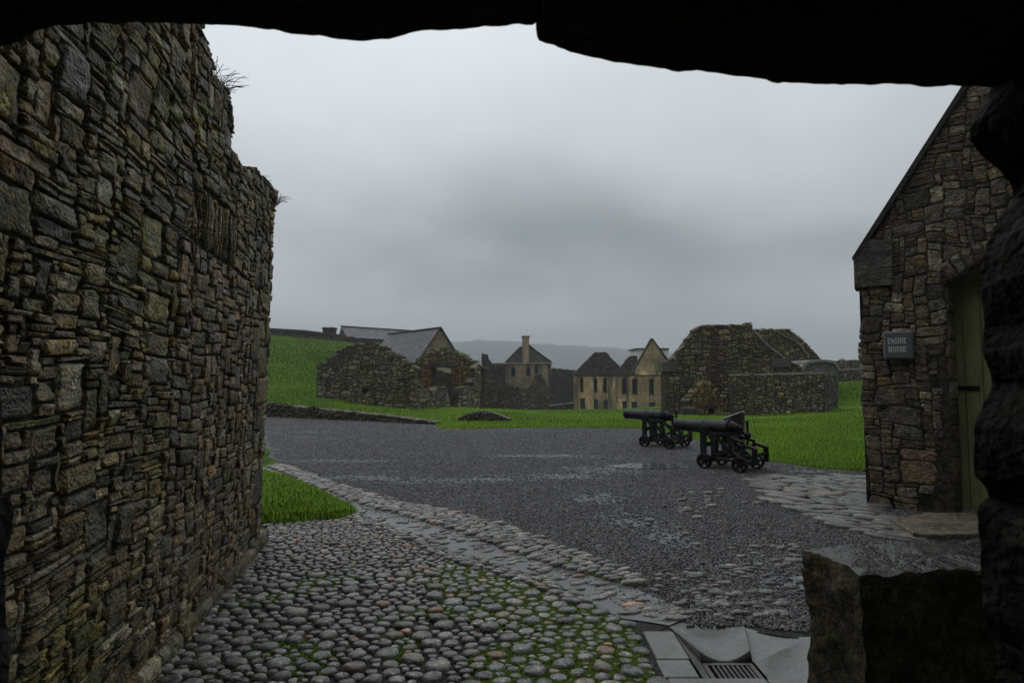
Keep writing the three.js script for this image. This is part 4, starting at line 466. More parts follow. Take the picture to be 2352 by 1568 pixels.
{
  const g = thing('drain_basin', 'pale concrete drain basin with sloping slabs at the gutter end', 'drain', V3(1.4, 0, -3.8)), Y = 0.022;
  const slab = (x0, x1, d0, d1, h = 0.12) => part('slab', box(x0, x1, Y - h, Y, -d1, -d0, 0.012), M.slab, g);
  slab(0.915, 1.13, 3.83, 4.24); slab(0.905, 1.12, 3.60, 3.824); slab(0.92, 1.50, 3.44, 3.596); slab(1.505, 2.1, 3.44, 3.594);
  const patch = (fn, nu, nv, name) => { const pos = [], uv = [], idx = []; for (let j = 0; j <= nv; j++) for (let i = 0; i <= nu; i++) { const [x, y, d] = fn(i / nu, j / nv); pos.push(x, y, -d); uv.push(x, d); } for (let j = 0; j < nv; j++) for (let i = 0; i < nu; i++) { const a = j * (nu + 1) + i; idx.push(a, a + 1, a + nu + 2, a, a + nu + 2, a + nu + 1); } const q = new THREE.BufferGeometry(); q.setAttribute('position', new THREE.Float32BufferAttribute(pos, 3)); q.setAttribute('uv', new THREE.Float32BufferAttribute(uv, 2)); q.setIndex(idx); q.computeVertexNormals(); return part(name, q, M.slab, g); };
  const D = -0.035, LP = (a, b, t) => a.map((v, i) => mix(v, b[i], t));
  const N1e = t => [mix(1.13, 1.205, t), mix(Y, D, t), 3.605], E1 = t => [mix(1.13, 1.215, t), mix(Y, D, t), mix(4.24, 3.92, t)], E2 = t => [mix(1.66, 1.555, t), mix(Y, D, t), mix(4.29, 3.915, t)], E3 = t => [mix(2.06, 1.56, t), mix(Y, D, t), mix(4.14, 3.90, t)], N2e = t => [mix(2.10, 1.56, t), mix(Y, D, t), 3.605];
  const dip = (A, B, k) => (u, v) => { const p = LP(A(v), B(v), u), e = 2 * u - 1; p[1] -= k(u, v) * (1 - e * e); return p; };
  const CL = v => [mix(1.135, 1.222, v), Y, mix(4.245, 3.925, v)], CR = v => [mix(1.655, 1.55, v), Y + 0.004, mix(4.29, 3.94, v)], chan = dip(CL, CR, (u, v) => 0.05 + 0.014 * v);
  patch((u, v) => { const p = CL(u); p[1] = mix(p[1], -0.12, v); return p; }, 6, 2, 'channel_side'); patch((u, v) => { const p = CR(u); p[0] += 0.003; p[1] = mix(p[1], -0.12, v); return p; }, 6, 2, 'channel_side'); patch((u, v) => { const p = chan(u, 0); return [mix(p[0], 1.12 + 0.56 * u, v), mix(p[1], 0.011, Math.sqrt(v)), mix(p[2], 4.40, v)]; }, 14, 4, 'inlet_apron');
  patch(dip(N1e, E1, () => 0), 6, 6, 'sloping_slab'); patch((u, v) => v < 0.85 ? chan(u, v / 0.85) : (() => { const p = chan(u, 1); p[2] -= 0.006; p[1] = mix(p[1], -0.10, (v - 0.85) / 0.15); return p; })(), 18, 20, 'channel_slab'); patch(dip(E2, E3, (u, v) => 0.02 * (1 - v)), 10, 10, 'corner_slab'); patch(dip(E3, N2e, (u, v) => 0.05 * Math.sin(Math.PI * Math.min(1, (1 - v) * 1.15))), 14, 14, 'dished_slab');
  part('sump', box(1.0, 1.9, -0.28, -0.20, -4.1, -3.5), M.dark, g);
  const gr = []; const x0 = 1.222, x1 = 1.548, d0 = 3.612, d1 = 3.905, gy = D - 0.004; gr.push(box(x0, x1, gy - 0.025, gy, -d0 - 0.035, -d0, 0.004), box(x0, x1, gy - 0.025, gy, -d1, -d1 + 0.03, 0.004), box(x0, x0 + 0.03, gy - 0.025, gy - 0.001, -d1, -d0, 0.004), box(x1 - 0.03, x1, gy - 0.025, gy - 0.001, -d1, -d0, 0.004)); for (let k = 0; k < 8; k++) { const x = x0 + 0.055 + k * 0.031; gr.push(box(x, x + 0.014, gy - 0.025, gy - 0.002, -d1 + 0.01, -d0 - 0.01, 0.003)); }
  const gt = thing('drain_grate', 'iron drain grate with parallel bars in the basin', 'grate', V3(1.4, gy, -3.73)); gr.forEach((q, i) => part(i < 4 ? 'frame_bar' : 'bar', q, S({ name: 'grate_iron', color: lin(0.09, 0.088, 0.082), roughness: 0.5, bumpMap: ironBump, bumpScale: 0.001 }), gt));
}
// ---------------------------------------------------------------- guns on iron garrison carriages
function makeGun(label) {
  const g = thing('cannon', label, 'cannon', V3(0, 0, 0), undefined), I = M.iron;
  const prof = [[0, -0.275], [0.022, -0.274], [0.040, -0.262], [0.046, -0.24], [0.040, -0.215], [0.028, -0.195], [0.030, -0.18], [0.062, -0.165], [0.066, -0.15], [0.072, -0.135], [0.090, -0.125], [0.094, -0.105], [0.088, -0.098], [0.104, -0.075], [0.110, -0.055], [0.104, -0.045], [0.118, -0.02], [0.128, -0.01], [0.137, 0.0], [0.139, 0.04], [0.134, 0.05], [0.129, 0.065], [0.122, 0.50], [0.126, 0.505], [0.127, 0.535], [0.120, 0.54], [0.113, 0.56], [0.098, 0.975], [0.103, 0.98], [0.103, 1.005], [0.098, 1.01], [0.097, 1.06], [0.105, 1.13], [0.106, 1.16], [0.100, 1.19], [0.052, 1.19], [0.05, 1.18], [0.05, 0.75], [0, 0.75]].map(p => new THREE.Vector2(p[0] * 1.2, p[1]));
  const bg = new THREE.LatheGeometry(prof, 40); bg.rotateZ(-Math.PI / 2); bg.translate(0, 0.785, 0); const barrel = part('barrel', toCreasedNormals(bg, 0.5), I, g);
  const ring = new THREE.TorusGeometry(0.042, 0.015, 10, 20); ring.translate(-0.215, 0.80, 0); ring.scale(1, 1, 1); const rm = mk('breeching_ring', ring, I, barrel);
  const vent = box(-0.03, 0.10, 0.925, 0.965, -0.03, 0.03, 0.006); mk('vent_patch', vent, I, barrel);
  part('trunnion', merge([cyl(V3(0.40, 0.735, -0.30), V3(0.40, 0.735, 0.30), 0.055, 0.055, 20)]), I, g);
  for (const z of [-0.24, 0.24]) {
    const c = [], s = Math.sign(z), B = (x0, y0, x1, y1, h, w = 0.06) => c.push(bar(V3(x0, y0, z), V3(x1, y1, z), w, h));
    B(0.435, 0.14, 0.435, 0.70, 0.115); B(0.48, 0.675, -0.116, 0.675, 0.055, 0.075); B(-0.10, 0.69, -0.10, 0.60, 0.03, 0.075); B(-0.10, 0.615, -0.385, 0.545, 0.055, 0.075); B(-0.37, 0.565, -0.37, 0.49, 0.03, 0.075); B(-0.37, 0.505, -0.64, 0.435, 0.055, 0.075); B(-0.60, 0.455, -0.60, 0.17, 0.085);
    B(0.16, 0.60, -0.30, 0.24, 0.06); B(0.30, 0.22, -0.07, 0.36, 0.055); B(-0.05, 0.38, -0.34, 0.20, 0.055); B(0.22, 0.66, 0.22, 0.16, 0.09); B(-0.10, 0.62, -0.16, 0.34, 0.06); B(-0.36, 0.50, -0.36, 0.16, 0.06); B(-0.36, 0.30, -0.60, 0.30, 0.045); B(0.44, 0.20, -0.36, 0.19, 0.05);
    const arc = new THREE.TorusGeometry(0.13, 0.022, 6, 12, Math.PI * 0.5); arc.rotateZ(Math.PI * 0.5); arc.translate(0.385, 0.52, z); c.push(arc);
    for (const [x, y, rr] of [[0.19, 0.595, 0.06], [0.40, 0.735, 0.082]]) { const t = new THREE.TorusGeometry(rr, 0.013, 8, 22); t.translate(x, y, z + s * 0.045); c.push(t); c.push(cyl(V3(x, y, z), V3(x, y, z + s * 0.045), rr * 0.98, rr * 0.92, 20)); c.push(bar(V3(x - rr - 0.05, y - 0.01, z), V3(x - rr, y - 0.01, z), 0.05, 0.035)); c.push(bar(V3(x + rr, y - 0.01, z), V3(x + rr + 0.05, y - 0.01, z), 0.05, 0.035)); }
    part('carriage_cheek', merge(c), I, g);
  }
  part('transom', merge([bar(V3(0.435, 0.45, -0.24), V3(0.435, 0.45, 0.24), 0.05, 0.09), bar(V3(0.30, 0.60, -0.24), V3(0.30, 0.60, 0.24), 0.05, 0.05), bar(V3(-0.36, 0.45, -0.24), V3(-0.36, 0.45, 0.24), 0.07, 0.06), bar(V3(-0.60, 0.33, -0.24), V3(-0.60, 0.33, 0.24), 0.05, 0.06)]), I, g);
  for (const x of [0.36, -0.36]) part('axle', merge([bar(V3(x, 0.145, -0.28), V3(x, 0.145, 0.28), 0.085, 0.085), cyl(V3(x, 0.145, -0.42), V3(x, 0.145, 0.42), 0.028)]), I, g);
  for (const x of [0.36, -0.36]) for (const z of [-0.35, 0.35]) { const w = []; const rim = new THREE.LatheGeometry([[0.118, -0.04], [0.145, -0.045], [0.148, 0], [0.145, 0.045], [0.118, 0.04], [0.112, 0], [0.118, -0.04]].map(p => new THREE.Vector2(...p)), 30); rim.rotateX(Math.PI / 2); w.push(rim); w.push(cyl(V3(0, 0, -0.055), V3(0, 0, 0.055), 0.045, 0.04, 16)); for (let k = 0; k < 5; k++) { const a = k * 1.2566 + 0.3; w.push(bar(V3(Math.cos(a) * 0.03, Math.sin(a) * 0.03, 0), V3(Math.cos(a) * 0.122, Math.sin(a) * 0.122, 0), 0.03, 0.044)); } const q = merge(w); q.translate(x, 0.148, z); part('wheel', q, I, g); }
  const sc = []; const X = -0.355; sc.push(cyl(V3(X, 0.45, 0), V3(X, 0.95, 0), 0.022), cyl(V3(X, 0.94, 0), V3(X, 0.955, 0), 0.055, 0.055, 18), cyl(V3(X, 0.885, 0), V3(X, 0.905, 0), 0.042, 0.042, 16), cyl(V3(X, 0.84, 0), V3(X, 0.855, 0), 0.034, 0.034, 16), cyl(V3(X, 0.655, 0), V3(X, 0.70, 0), 0.062, 0.075, 18), cyl(V3(X, 0.70, 0), V3(X, 0.735, 0), 0.075, 0.04, 18), cyl(V3(X, 0.60, 0), V3(X, 0.655, 0), 0.045, 0.062, 18)); part('elevating_screw', merge(sc), I, g);
  part('screw_bracket', merge([bar(V3(X, 0.67, 0), V3(-0.19, 0.75, 0), 0.05, 0.06)]), I, g);
  return g;
}
{
  const a = 47 * Math.PI / 180, g1 = makeGun('nearer black iron cannon on a wheeled iron carriage'); g1.userData.group = 'cannons on the gravel'; g1.position.set(4.27, 0.012, -11.6); g1.rotation.y = Math.PI - a;
  const g2 = g1.clone(); g2.name = numbered('cannon'); tag(g2, 'farther black iron cannon standing behind the puddle', 'cannon', 'cannons on the gravel'); g2.position.set(3.9, 0.012, -15.15); scene.add(g2);
}
{ // information lectern behind the guns
  const A = at(1684, 985, 13.4); const g = thing('information_plinth', 'dark sloping information plinth behind the nearer cannon', 'plinth', V3(A.x, G(A.x, 13.4), A.z)), y0 = G(A.x, 13.4) - 0.02, p = at(1684, 965, 13.4);
  const sh = new THREE.Shape([new THREE.Vector2(-0.23, y0), new THREE.Vector2(0.23, y0), new THREE.Vector2(0.23, 1.0), new THREE.Vector2(0.20, 1.01), new THREE.Vector2(-0.23, 0.83)]); const q = new THREE.ExtrudeGeometry(sh, { depth: 0.36, bevelEnabled: true, bevelSize: 0.012, bevelThickness: 0.012, bevelSegments: 1 }); q.translate(0, 0, -0.18); q.rotateY(-0.45); q.translate(p.x, 0, p.z); part('plinth', metreUV(q), S({ name: 'dark_stone', color: lin(0.07, 0.062, 0.058), roughness: 0.5, map: stoneCol }), g);
  const pl = box(-0.19, 0.17, -0.006, 0.006, -0.16, 0.13, 0.004); pl.rotateZ(0.397); pl.translate(0.0, 0.937, 0); pl.rotateY(-0.45); pl.translate(p.x, 0, p.z); part('panel', pl, S({ name: 'grey_panel', color: lin(0.30, 0.31, 0.33), roughness: 0.4 }), g);
}

// ---------------------------------------------------------------- the fort's ruins and houses
const farFace = (o) => ({ seed: 5, gap: 0.008, proud: 0.036, sink: 0.03, rough: 0.05, rf: 2.6, strata: 1.6, warp: 0.16, wf: 1.0, twist: 0.10, skew: 0.3, edge: 0.12, round: 0.3, lines: 4, cw: 0.07, ch: 0.055, sizes: pickSize([[0.12, 0.44, 0.80, 0.22, 0.36], [0.34, 0.24, 0.50, 0.10, 0.20], [0.30, 0.12, 0.26, 0.06, 0.12], [0.24, 0.26, 0.60, 0.05, 0.08]]), ...o });
const lintel = (g, fr, u0, u1, v, mat) => part('lintel', (() => { const q = box(u0, u1, v, v + 0.16, -0.25, 0.05, 0.02); q.applyMatrix4(basis(fr)); return q; })(), mat, g);
function tufts(g, fr, top, thick, n, seed, tint, h = 0.16) { const r = rng(seed), l = []; const t = tuftGeo(14, h, 0.03, seed, 0.35); for (let i = 0; i < n; i++) { const u = r() * fr.W, q = t.clone(); q.scale(0.7 + r(), 0.6 + 0.7 * r(), 0.7 + r()); q.rotateY(r() * 6); q.translate(u, top(u) + 0.02, -thick * r()); q.applyMatrix4(basis(fr)); l.push(q); } const m = part('moss', mergeGeometries(l), S({ name: 'moss', color: lin(...tint), roughness: 0.9, side: THREE.DoubleSide }), g); m.userData.kind = 'stuff'; }
{ // roofless ruin on the left
  const L = [-11.95, 36], R = [-5.43, 33], E = [-2.15, 40.1], K = [-8.7, 43.1], g = thing('roofless_cottage', 'roofless stone cottage ruin with a stepped gable below the grass slope', 'ruin', V3(-5.43, 0, -33)), r = rng(31), list = [];
  const f1 = frame(L, R, -0.35), t1 = pxTop(f1, [[726, 834], [733, 831], [743, 833], [750, 824], [762, 815], [775, 806], [785, 800], [800, 793], [812, 789], [845, 785], [858, 786], [872, 793], [886, 803], [903, 812], [918, 820], [930, 829], [940, 835], [956, 842]]);
  const t1s = (u) => Math.round(t1(Math.floor(u / 0.36) * 0.36 + 0.18) / 0.13) * 0.13, slit = pxHole(f1, 833, 845, 891, 903), h1 = [slit];
  const tr = (u, v, r) => { const c = tintOf(PAL.ruin, r, 0.85 + 0.35 * perlin.noise(u * 1.3, v * 1.3, 8)), q = perlin.noise(u * 0.6, v * 0.6, 3); return [c[0] * (1 + 0.15 * q), c[1], c[2] * (1 - 0.15 * q)]; };
  part('gable_wall', core(f1, t1s, 0.6, h1, 0.05, 0.12), M.mortarFar, g); face(list, f1, t1s, farFace({ r, tint: tr }), h1); caps(list, f1, (u) => t1s(u) - 0.07, 0.55, 0.40, 0.15, r, (r) => tintOf(PAL.ruin, r, 0.8));
  const f2 = frame(R, E, -0.30), Zp = (a) => a.map(p => Z1(...p)), t2 = pxTop(f2, Zp([[1060, 375], [1085, 378], [1102, 400], [1118, 470], [1150, 540], [1165, 560], [1240, 562], [1250, 548], [1270, 540], [1320, 538], [1334, 560], [1338, 690], [1408, 690], [1412, 600], [1425, 545], [1470, 536], [1515, 538], [1525, 470], [1535, 400], [1560, 380]]));
  part('front_wall', core(f2, t2, 0.6, [], 0.06, 0.12), M.mortarFar, g); face(list, f2, t2, farFace({ r, tint: (u, v, r) => tintOf(r() < 0.7 ? PAL.pale : PAL.ruin, r, 0.92) })); caps(list, f2, (u) => t2(u) - 0.06, 0.6, 0.4, 0.16, r, (r) => tintOf(PAL.ruin, r, 0.9), (u) => t2(u) < 0.4);
  const f3 = frame(K, E, -0.3), t3 = pxTop(f3, Zp([[1050, 385], [1100, 360], [1150, 325], [1200, 295], [1240, 278], [1290, 270], [1340, 280], [1400, 302], [1460, 330], [1510, 365], [1560, 400]])), h3 = [pxHole(f3, ...[1215, 1355].map(x => Z1(x, 0)[0]), ...[400, 640].map(y => Z1(0, y)[1]))];
  part('far_gable', core(f3, t3, 0.6, h3), M.mortarFar, g); const och = (u, v, r) => { const near = Math.min(Math.abs(u - h3[0][0] + 0.5), Math.abs(u - h3[0][1] - 0.2)), k = smooth(1.3, 0.5, near) * smooth(h3[0][3] + 0.3, h3[0][3] - 0.3, v); const c = tintOf(PAL.ochre, r, 0.8); return [mix(c[0], 0.42, k * 0.8), mix(c[1], 0.20, k * 0.8), mix(c[2], 0.045, k * 0.8)]; };
  face(list, f3, t3, farFace({ r, tint: och }), h3); caps(list, f3, (u) => t3(u) - 0.05, 0.6, 0.45, 0.18, r, (r) => { const c = tintOf(PAL.ruin, r, 0.8); return [c[0] * 0.8, c[1] * 0.95, c[2] * 0.5]; }); lintel(g, f3, h3[0][0] - 0.3, h3[0][1] + 0.3, h3[0][3], M.verge);
  const f4 = frame(E, [E[0] - 0.55, E[1] + 0.3], -0.3);
  const f5 = frame(K, L, -0.3); part('back_wall', core({ ...f5, W: f5.W }, (u) => 1.6 + 0.3 * Math.sin(u), 0.6), M.mortarFar, g);
  finish(list, g, M.stoneFar, 300); tufts(g, f3, t3, 0.5, 40, 7, [0.05, 0.09, 0.015]); 
  // right end pier of the front wall, facing us
}
{ // big gabled ruin on the right
  const g = thing('gabled_ruin', 'large roofless gabled ruin of lichened ochre stone', 'ruin', V3(9.5, -0.5, -34)), r = rng(32), list = [], a = at(1530, 955, 34), b = at(1846, 953, 34.6);
  const f1 = frame([a.x, 34], [b.x, 34.6], -0.75), q = (l) => l.map(p => Z2(...p)), t1 = pxTop(f1, q([[935, 420], [960, 410], [985, 385], [1040, 318], [1080, 270], [1130, 205], [1165, 165], [1190, 150], [1215, 152], [1300, 154], [1480, 146], [1500, 140], [1538, 146], [1545, 188], [1600, 248], [1680, 330], [1740, 378], [1800, 415], [1830, 432], [1880, 442]]));
  const red = (u, v, r) => { const c = tintOf(PAL.ochre, r, 0.84 + 0.45 * perlin.noise(u * 0.9, v * 0.9, 8)), w = onU(u), z = (w[0] > 1240 && w[0] < 1330) ? smooth(1.0, 2.0, v) : 0, bw = smooth(1400, 1700, w[0]) * 0.5, lf = smooth(1230, 1150, w[0]); let o = [mix(c[0], 0.24, z * 0.6), mix(c[1], 0.105, z * 0.6), mix(c[2], 0.07, z * 0.6)]; o = o.map((x, i) => x * mix(1, [0.72, 0.70, 0.75][i], bw)); const gl = lf * (r() < 0.55 ? 1 : 0); return [mix(o[0], 0.25, gl * 0.5), mix(o[1], 0.265, gl * 0.5), mix(o[2], 0.22, gl * 0.5)]; };
  const ux0 = onPlane(f1, ...Z2(935, 600))[0], ux1 = onPlane(f1, ...Z2(1800, 600))[0], onU = (u) => [mix(935, 1800, (u - ux0) / (ux1 - ux0))];
  part('gable_wall', core(f1, t1, 0.8, []), M.mortarFar, g); face(list, f1, t1, farFace({ r, tint: red, gap: 0.018 })); caps(list, f1, (u) => t1(u) - 0.06, 0.75, 0.42, 0.15, r, (r) => tintOf(PAL.ochre, r, 0.75), (u) => t1(u) < 3.2);
  for (const [x0, x1, y0, y1] of [[910, 1018, 412, 482], [1670, 1808, 384, 450]]) { const p = onPlane(f1, ...Z2(x0, y1)), s = onPlane(f1, ...Z2(x1, y0)), k = box(p[0], s[0], p[1], s[1], -0.6, 0.12, 0.03); k.applyMatrix4(basis(f1)); part('kneeler', k, S({ name: 'kneeler_stone_dark', color: lin(0.20, 0.19, 0.16), map: stoneCol, bumpMap: stoneBump, bumpScale: 0.03, roughness: 0.85 }), g); }
  { const p = onPlane(f1, ...Z2(1543, 190)), m = onPlane(f1, ...Z2(1660, 310)), s = onPlane(f1, ...Z2(1800, 412)), w = onPlane(f1, ...Z2(1875, 440)); for (const [c, d] of [[p, m], [m, s], [s, w]]) part('coping', metreUV(bar(put(f1, c[0], c[1] + 0.02, -0.35), put(f1, d[0], d[1] + 0.02, -0.35), 0.85, 0.10, 0.03)), M.coping, g); }
  // second gable at the back of the same ruin
  const c0 = at(1700, 900, 42), c1 = at(1925, 900, 42.6), f2 = frame([c0.x, 42], [c1.x, 42.6], -0.5), t2 = pxTop(f2, q([[1400, 180], [1545, 188], [1640, 182], [1800, 190], [1835, 215], [1885, 248], [1950, 310], [2000, 362], [2025, 392], [2060, 420]]));
  part('far_gable', core(f2, t2, 0.7), M.mortarFar, g); face(list, f2, t2, farFace({ r, tint: (u, v, r) => { const c = tintOf(PAL.ochre, r, 0.78), m = smooth(-0.1, 0.4, perlin.noise(u * 0.8, v * 0.8, 2)); return [c[0] * mix(1, 0.95, m), c[1] * mix(1, 0.98, m), c[2] * mix(1, 0.6, m)]; } }));
  caps(list, f2, (u) => t2(u) - 0.06, 0.7, 0.45, 0.16, r, (r) => { const c = tintOf(PAL.ruin, r, 0.6); return [c[0] * 0.7, c[1] * 0.9, c[2] * 0.5]; });
  { const P = [[1690, 196], [1760, 232], [1835, 266], [1880, 310], [1925, 372]].map(p => onPlane(f2, ...Z2(...p))); for (let i = 0; i < 4; i++) part('flashing_course', metreUV(bar(put(f2, ...P[i], 0.1), put(f2, ...P[i + 1], 0.1), 0.25, 0.07, 0.02)), M.coping, g); }
  // little ruined gable leaning against the front
  const e0 = at(1578, 953, 32.6), e1 = at(1672, 953, 32.8), f3 = frame([e0.x, 32.6], [e1.x, 32.8], -0.7), t3 = pxTop(f3, q([[1080, 690], [1110, 655], [1150, 610], [1185, 560], [1210, 540], [1240, 545], [1265, 575], [1300, 625], [1330, 680], [1365, 735]])), h3 = [pxHole(f3, Z2(1228, 0)[0], Z2(1282, 0)[0], Z2(0, 735)[1], Z2(0, 810)[1])];
  part('lean_gable', core(f3, t3, 1.2, h3, 0.05, 0.1), M.mortarFar, g); face(list, f3, t3, farFace({ r, tint: (u, v, r) => { const c = tintOf(PAL.ochre, r, 1.0); return [c[0] * 1.12, c[1] * 0.98, c[2] * 0.66]; }, sizes: pickSize([[0.5, 0.2, 0.36, 0.10, 0.17], [0.5, 0.12, 0.22, 0.07, 0.12]]) }), h3); caps(list, f3, (u) => t3(u) - 0.06, 1.0, 0.26, 0.12, r, (r) => tintOf(PAL.ochre, r, 0.9)); lintel(g, f3, h3[0][0] - 0.15, h3[0][1] + 0.15, h3[0][3], M.verge);
  finish(list, g, M.stoneFar, 300); tufts(g, f3, t3, 0.9, 14, 17, [0.07, 0.10, 0.015], 0.12); tufts(g, f2, t2, 0.6, 30, 27, [0.05, 0.075, 0.02], 0.12);
}
{ // low walls in front and beyond
  const mkWall = (name, label, A, B, y0, pts, thick, pal, seed, cat, most, cope) => { const g = thing(name, label, cat, V3(A[0], y0, -A[1])), f = frame(A, B, y0), t = pxTop(f, pts), list = [], r = rng(seed); part('wall', core(f, t, thick), M.mortarFar, g); face(list, f, t, farFace({ r, warp: 0.2, wf: 2.0, tint: (u, v, r) => tintOf(pal(r), r, 0.82), sizes: pickSize([[0.5, 0.2, 0.38, 0.10, 0.2], [0.5, 0.12, 0.24, 0.07, 0.13]]) })); finish(list, g, M.stoneFar, most); if (cope) for (let u = 0; u < f.W - 0.05;) { const w = Math.min(f.W - u, 0.10 + 0.12 * r()), q = box(u + 0.004, u + w - 0.004, t(u) - 0.03, t(u) + 0.06 + 0.02 * r(), -thick - 0.06, 0.05, 0.012); q.applyMatrix4(basis(f)); part('coping_stone', q, M.coping, g); u += w; } return [g, f]; };
  const a = at(1686, 955, 31), b = at(1896, 955, 31), c = at(1925, 940, 33.4), pal = (r) => r() < 0.5 ? PAL.ochre : r() < 0.5 ? PAL.pale : PAL.ruin;
  mkWall('low_stone_wall', 'square stretch of low stone wall with pale brick coping before the gabled ruin', [a.x, 31], [b.x, 31], -0.5, [[1680, 862], [1760, 861], [1900, 857]], 0.5, pal, 41, 'wall', 300, true);
  mkWall('low_stone_wall', 'short dark return of the low wall running back beside the lawn', [b.x + 0.004, 31.05], [c.x, 33.4], -0.4, [[1890, 859], [1925, 860]], 0.5, () => PAL.dark, 42, 'wall', 100, false);
  const d = at(1820, 880, 45), e = at(2080, 870, 39); mkWall('boundary_wall', 'long grey wall with pale coping behind the lawn', [d.x, 45], [e.x, 39], 0.2, [[1815, 859], [1870, 855], [1985, 846], [2090, 838]], 0.5, (r) => r() < 0.6 ? PAL.pale : PAL.ruin, 43, 'wall', 200, true);
  const h = at(1905, 850, 62), k = at(2100, 850, 60); mkWall('rampart_wall', 'distant flat-topped rampart wall beyond the right ruin', [h.x, 62], [k.x, 60], -1, [[1900, 829], [1940, 826], [2000, 826], [2100, 825]], 1.5, (r) => PAL.ruin, 44, 'wall', 0, false);
  // arched slab roof of a low vault
  const v0 = at(1838, 850, 38), v1 = at(1926, 850, 38.5), f = frame([v0.x, 38], [v1.x, 38.5], 0.2), t = pxTop(f, [[1838, 848], [1842, 838], [1850, 831], [1858, 828], [1880, 826], [1900, 826], [1915, 829], [1924, 838], [1927, 848]]), g = thing('vault_roof', 'low rounded grey vault roof between the gabled ruin and boundary wall', 'roof', V3(v0.x, 0.2, -38)); part('vault', core(f, (u) => t(u) - 0.25, 2.2, [], 0, 0.1), S({ name: 'grey_render', color: lin(0.30, 0.29, 0.26), map: stoneCol, bumpMap: stoneBump, bumpScale: 0.03, roughness: 0.85 }), g); const P = []; for (let i = 0; i < 8; i++) { const u = f.W * i / 8, w = f.W * (i + 1) / 8; const m = part('roof_slab', metreUV(bar(put(f, u, t(u) - 0.1, -1.0), put(f, w, t(w) - 0.1, -1.0), 2.3, 0.22, 0.05)), S({ name: 'vault_slab', color: lin(0.5, 0.49, 0.46), map: stoneCol, bumpMap: stoneBump, bumpScale: 0.03, roughness: 0.8 }), g); }
  // walls of the middle ground left of centre
  const m0 = at(1104, 930, 46), m1 = at(1196, 944, 50); const z = (l) => l.map(p => Z1(...p));
  mkWall('sloping_wall', 'stone wall with a falling top between the cottage ruin and the chimney house', [m0.x, 46], [m1.x, 50], -2.6, z([[1568, 488], [1620, 495], [1700, 510], [1780, 530], [1850, 550], [1860, 560]]), 0.6, (r) => r() < 0.5 ? PAL.dark : PAL.ruin, 45, 'wall', 150, false);
  const q0 = at(902, 900, 49.5), q1 = at(1042, 900, 49); mkWall('inner_ruin_wall', 'dark ruined wall seen through the opening of the cottage gable', [q0.x, 49.5], [q1.x, 49], -1.0, z([[930, 470], [1150, 440], [1215, 408], [1280, 425], [1350, 440], [1400, 470]]), 0.6, () => PAL.dark, 46, 'wall', 80, false);
  const s0 = at(1262, 950, 66), s1 = at(1318, 950, 66); mkWall('yard_wall', 'small yard wall with a pale sloping top beside the yellow house', [s0.x, 66], [s1.x, 66], -4.2, z([[2050, 680], [2075, 676], [2150, 668], [2240, 655]]), 0.5, () => PAL.dark, 47, 'wall', 0, true);
  const w0 = at(1262, 900, 92), w1 = at(1322, 900, 92); mkWall('curtain_wall', 'high dark curtain wall between the chimney house and the yellow house', [w0.x, 92], [w1.x, 92], -4, z([[2070, 412], [2100, 408], [2160, 412], [2200, 416], [2245, 420]]), 1.2, () => PAL.dark, 48, 'wall', 0, false);
  const o0 = at(1106, 900, 76), o1 = at(1160, 900, 76); mkWall('broken_tower', 'broken tower ruin with a jagged spike beside the chimney house', [o0.x, 76], [o1.x, 76], -4, z([[1490, 335], [1500, 322], [1510, 300], [1515, 285], [1530, 278], [1537, 266], [1548, 268], [1551, 305], [1580, 302], [1618, 306], [1622, 340], [1640, 350], [1645, 375], [1660, 380]]), 1.0, () => PAL.dark, 49, 'ruin', 0, false);
}
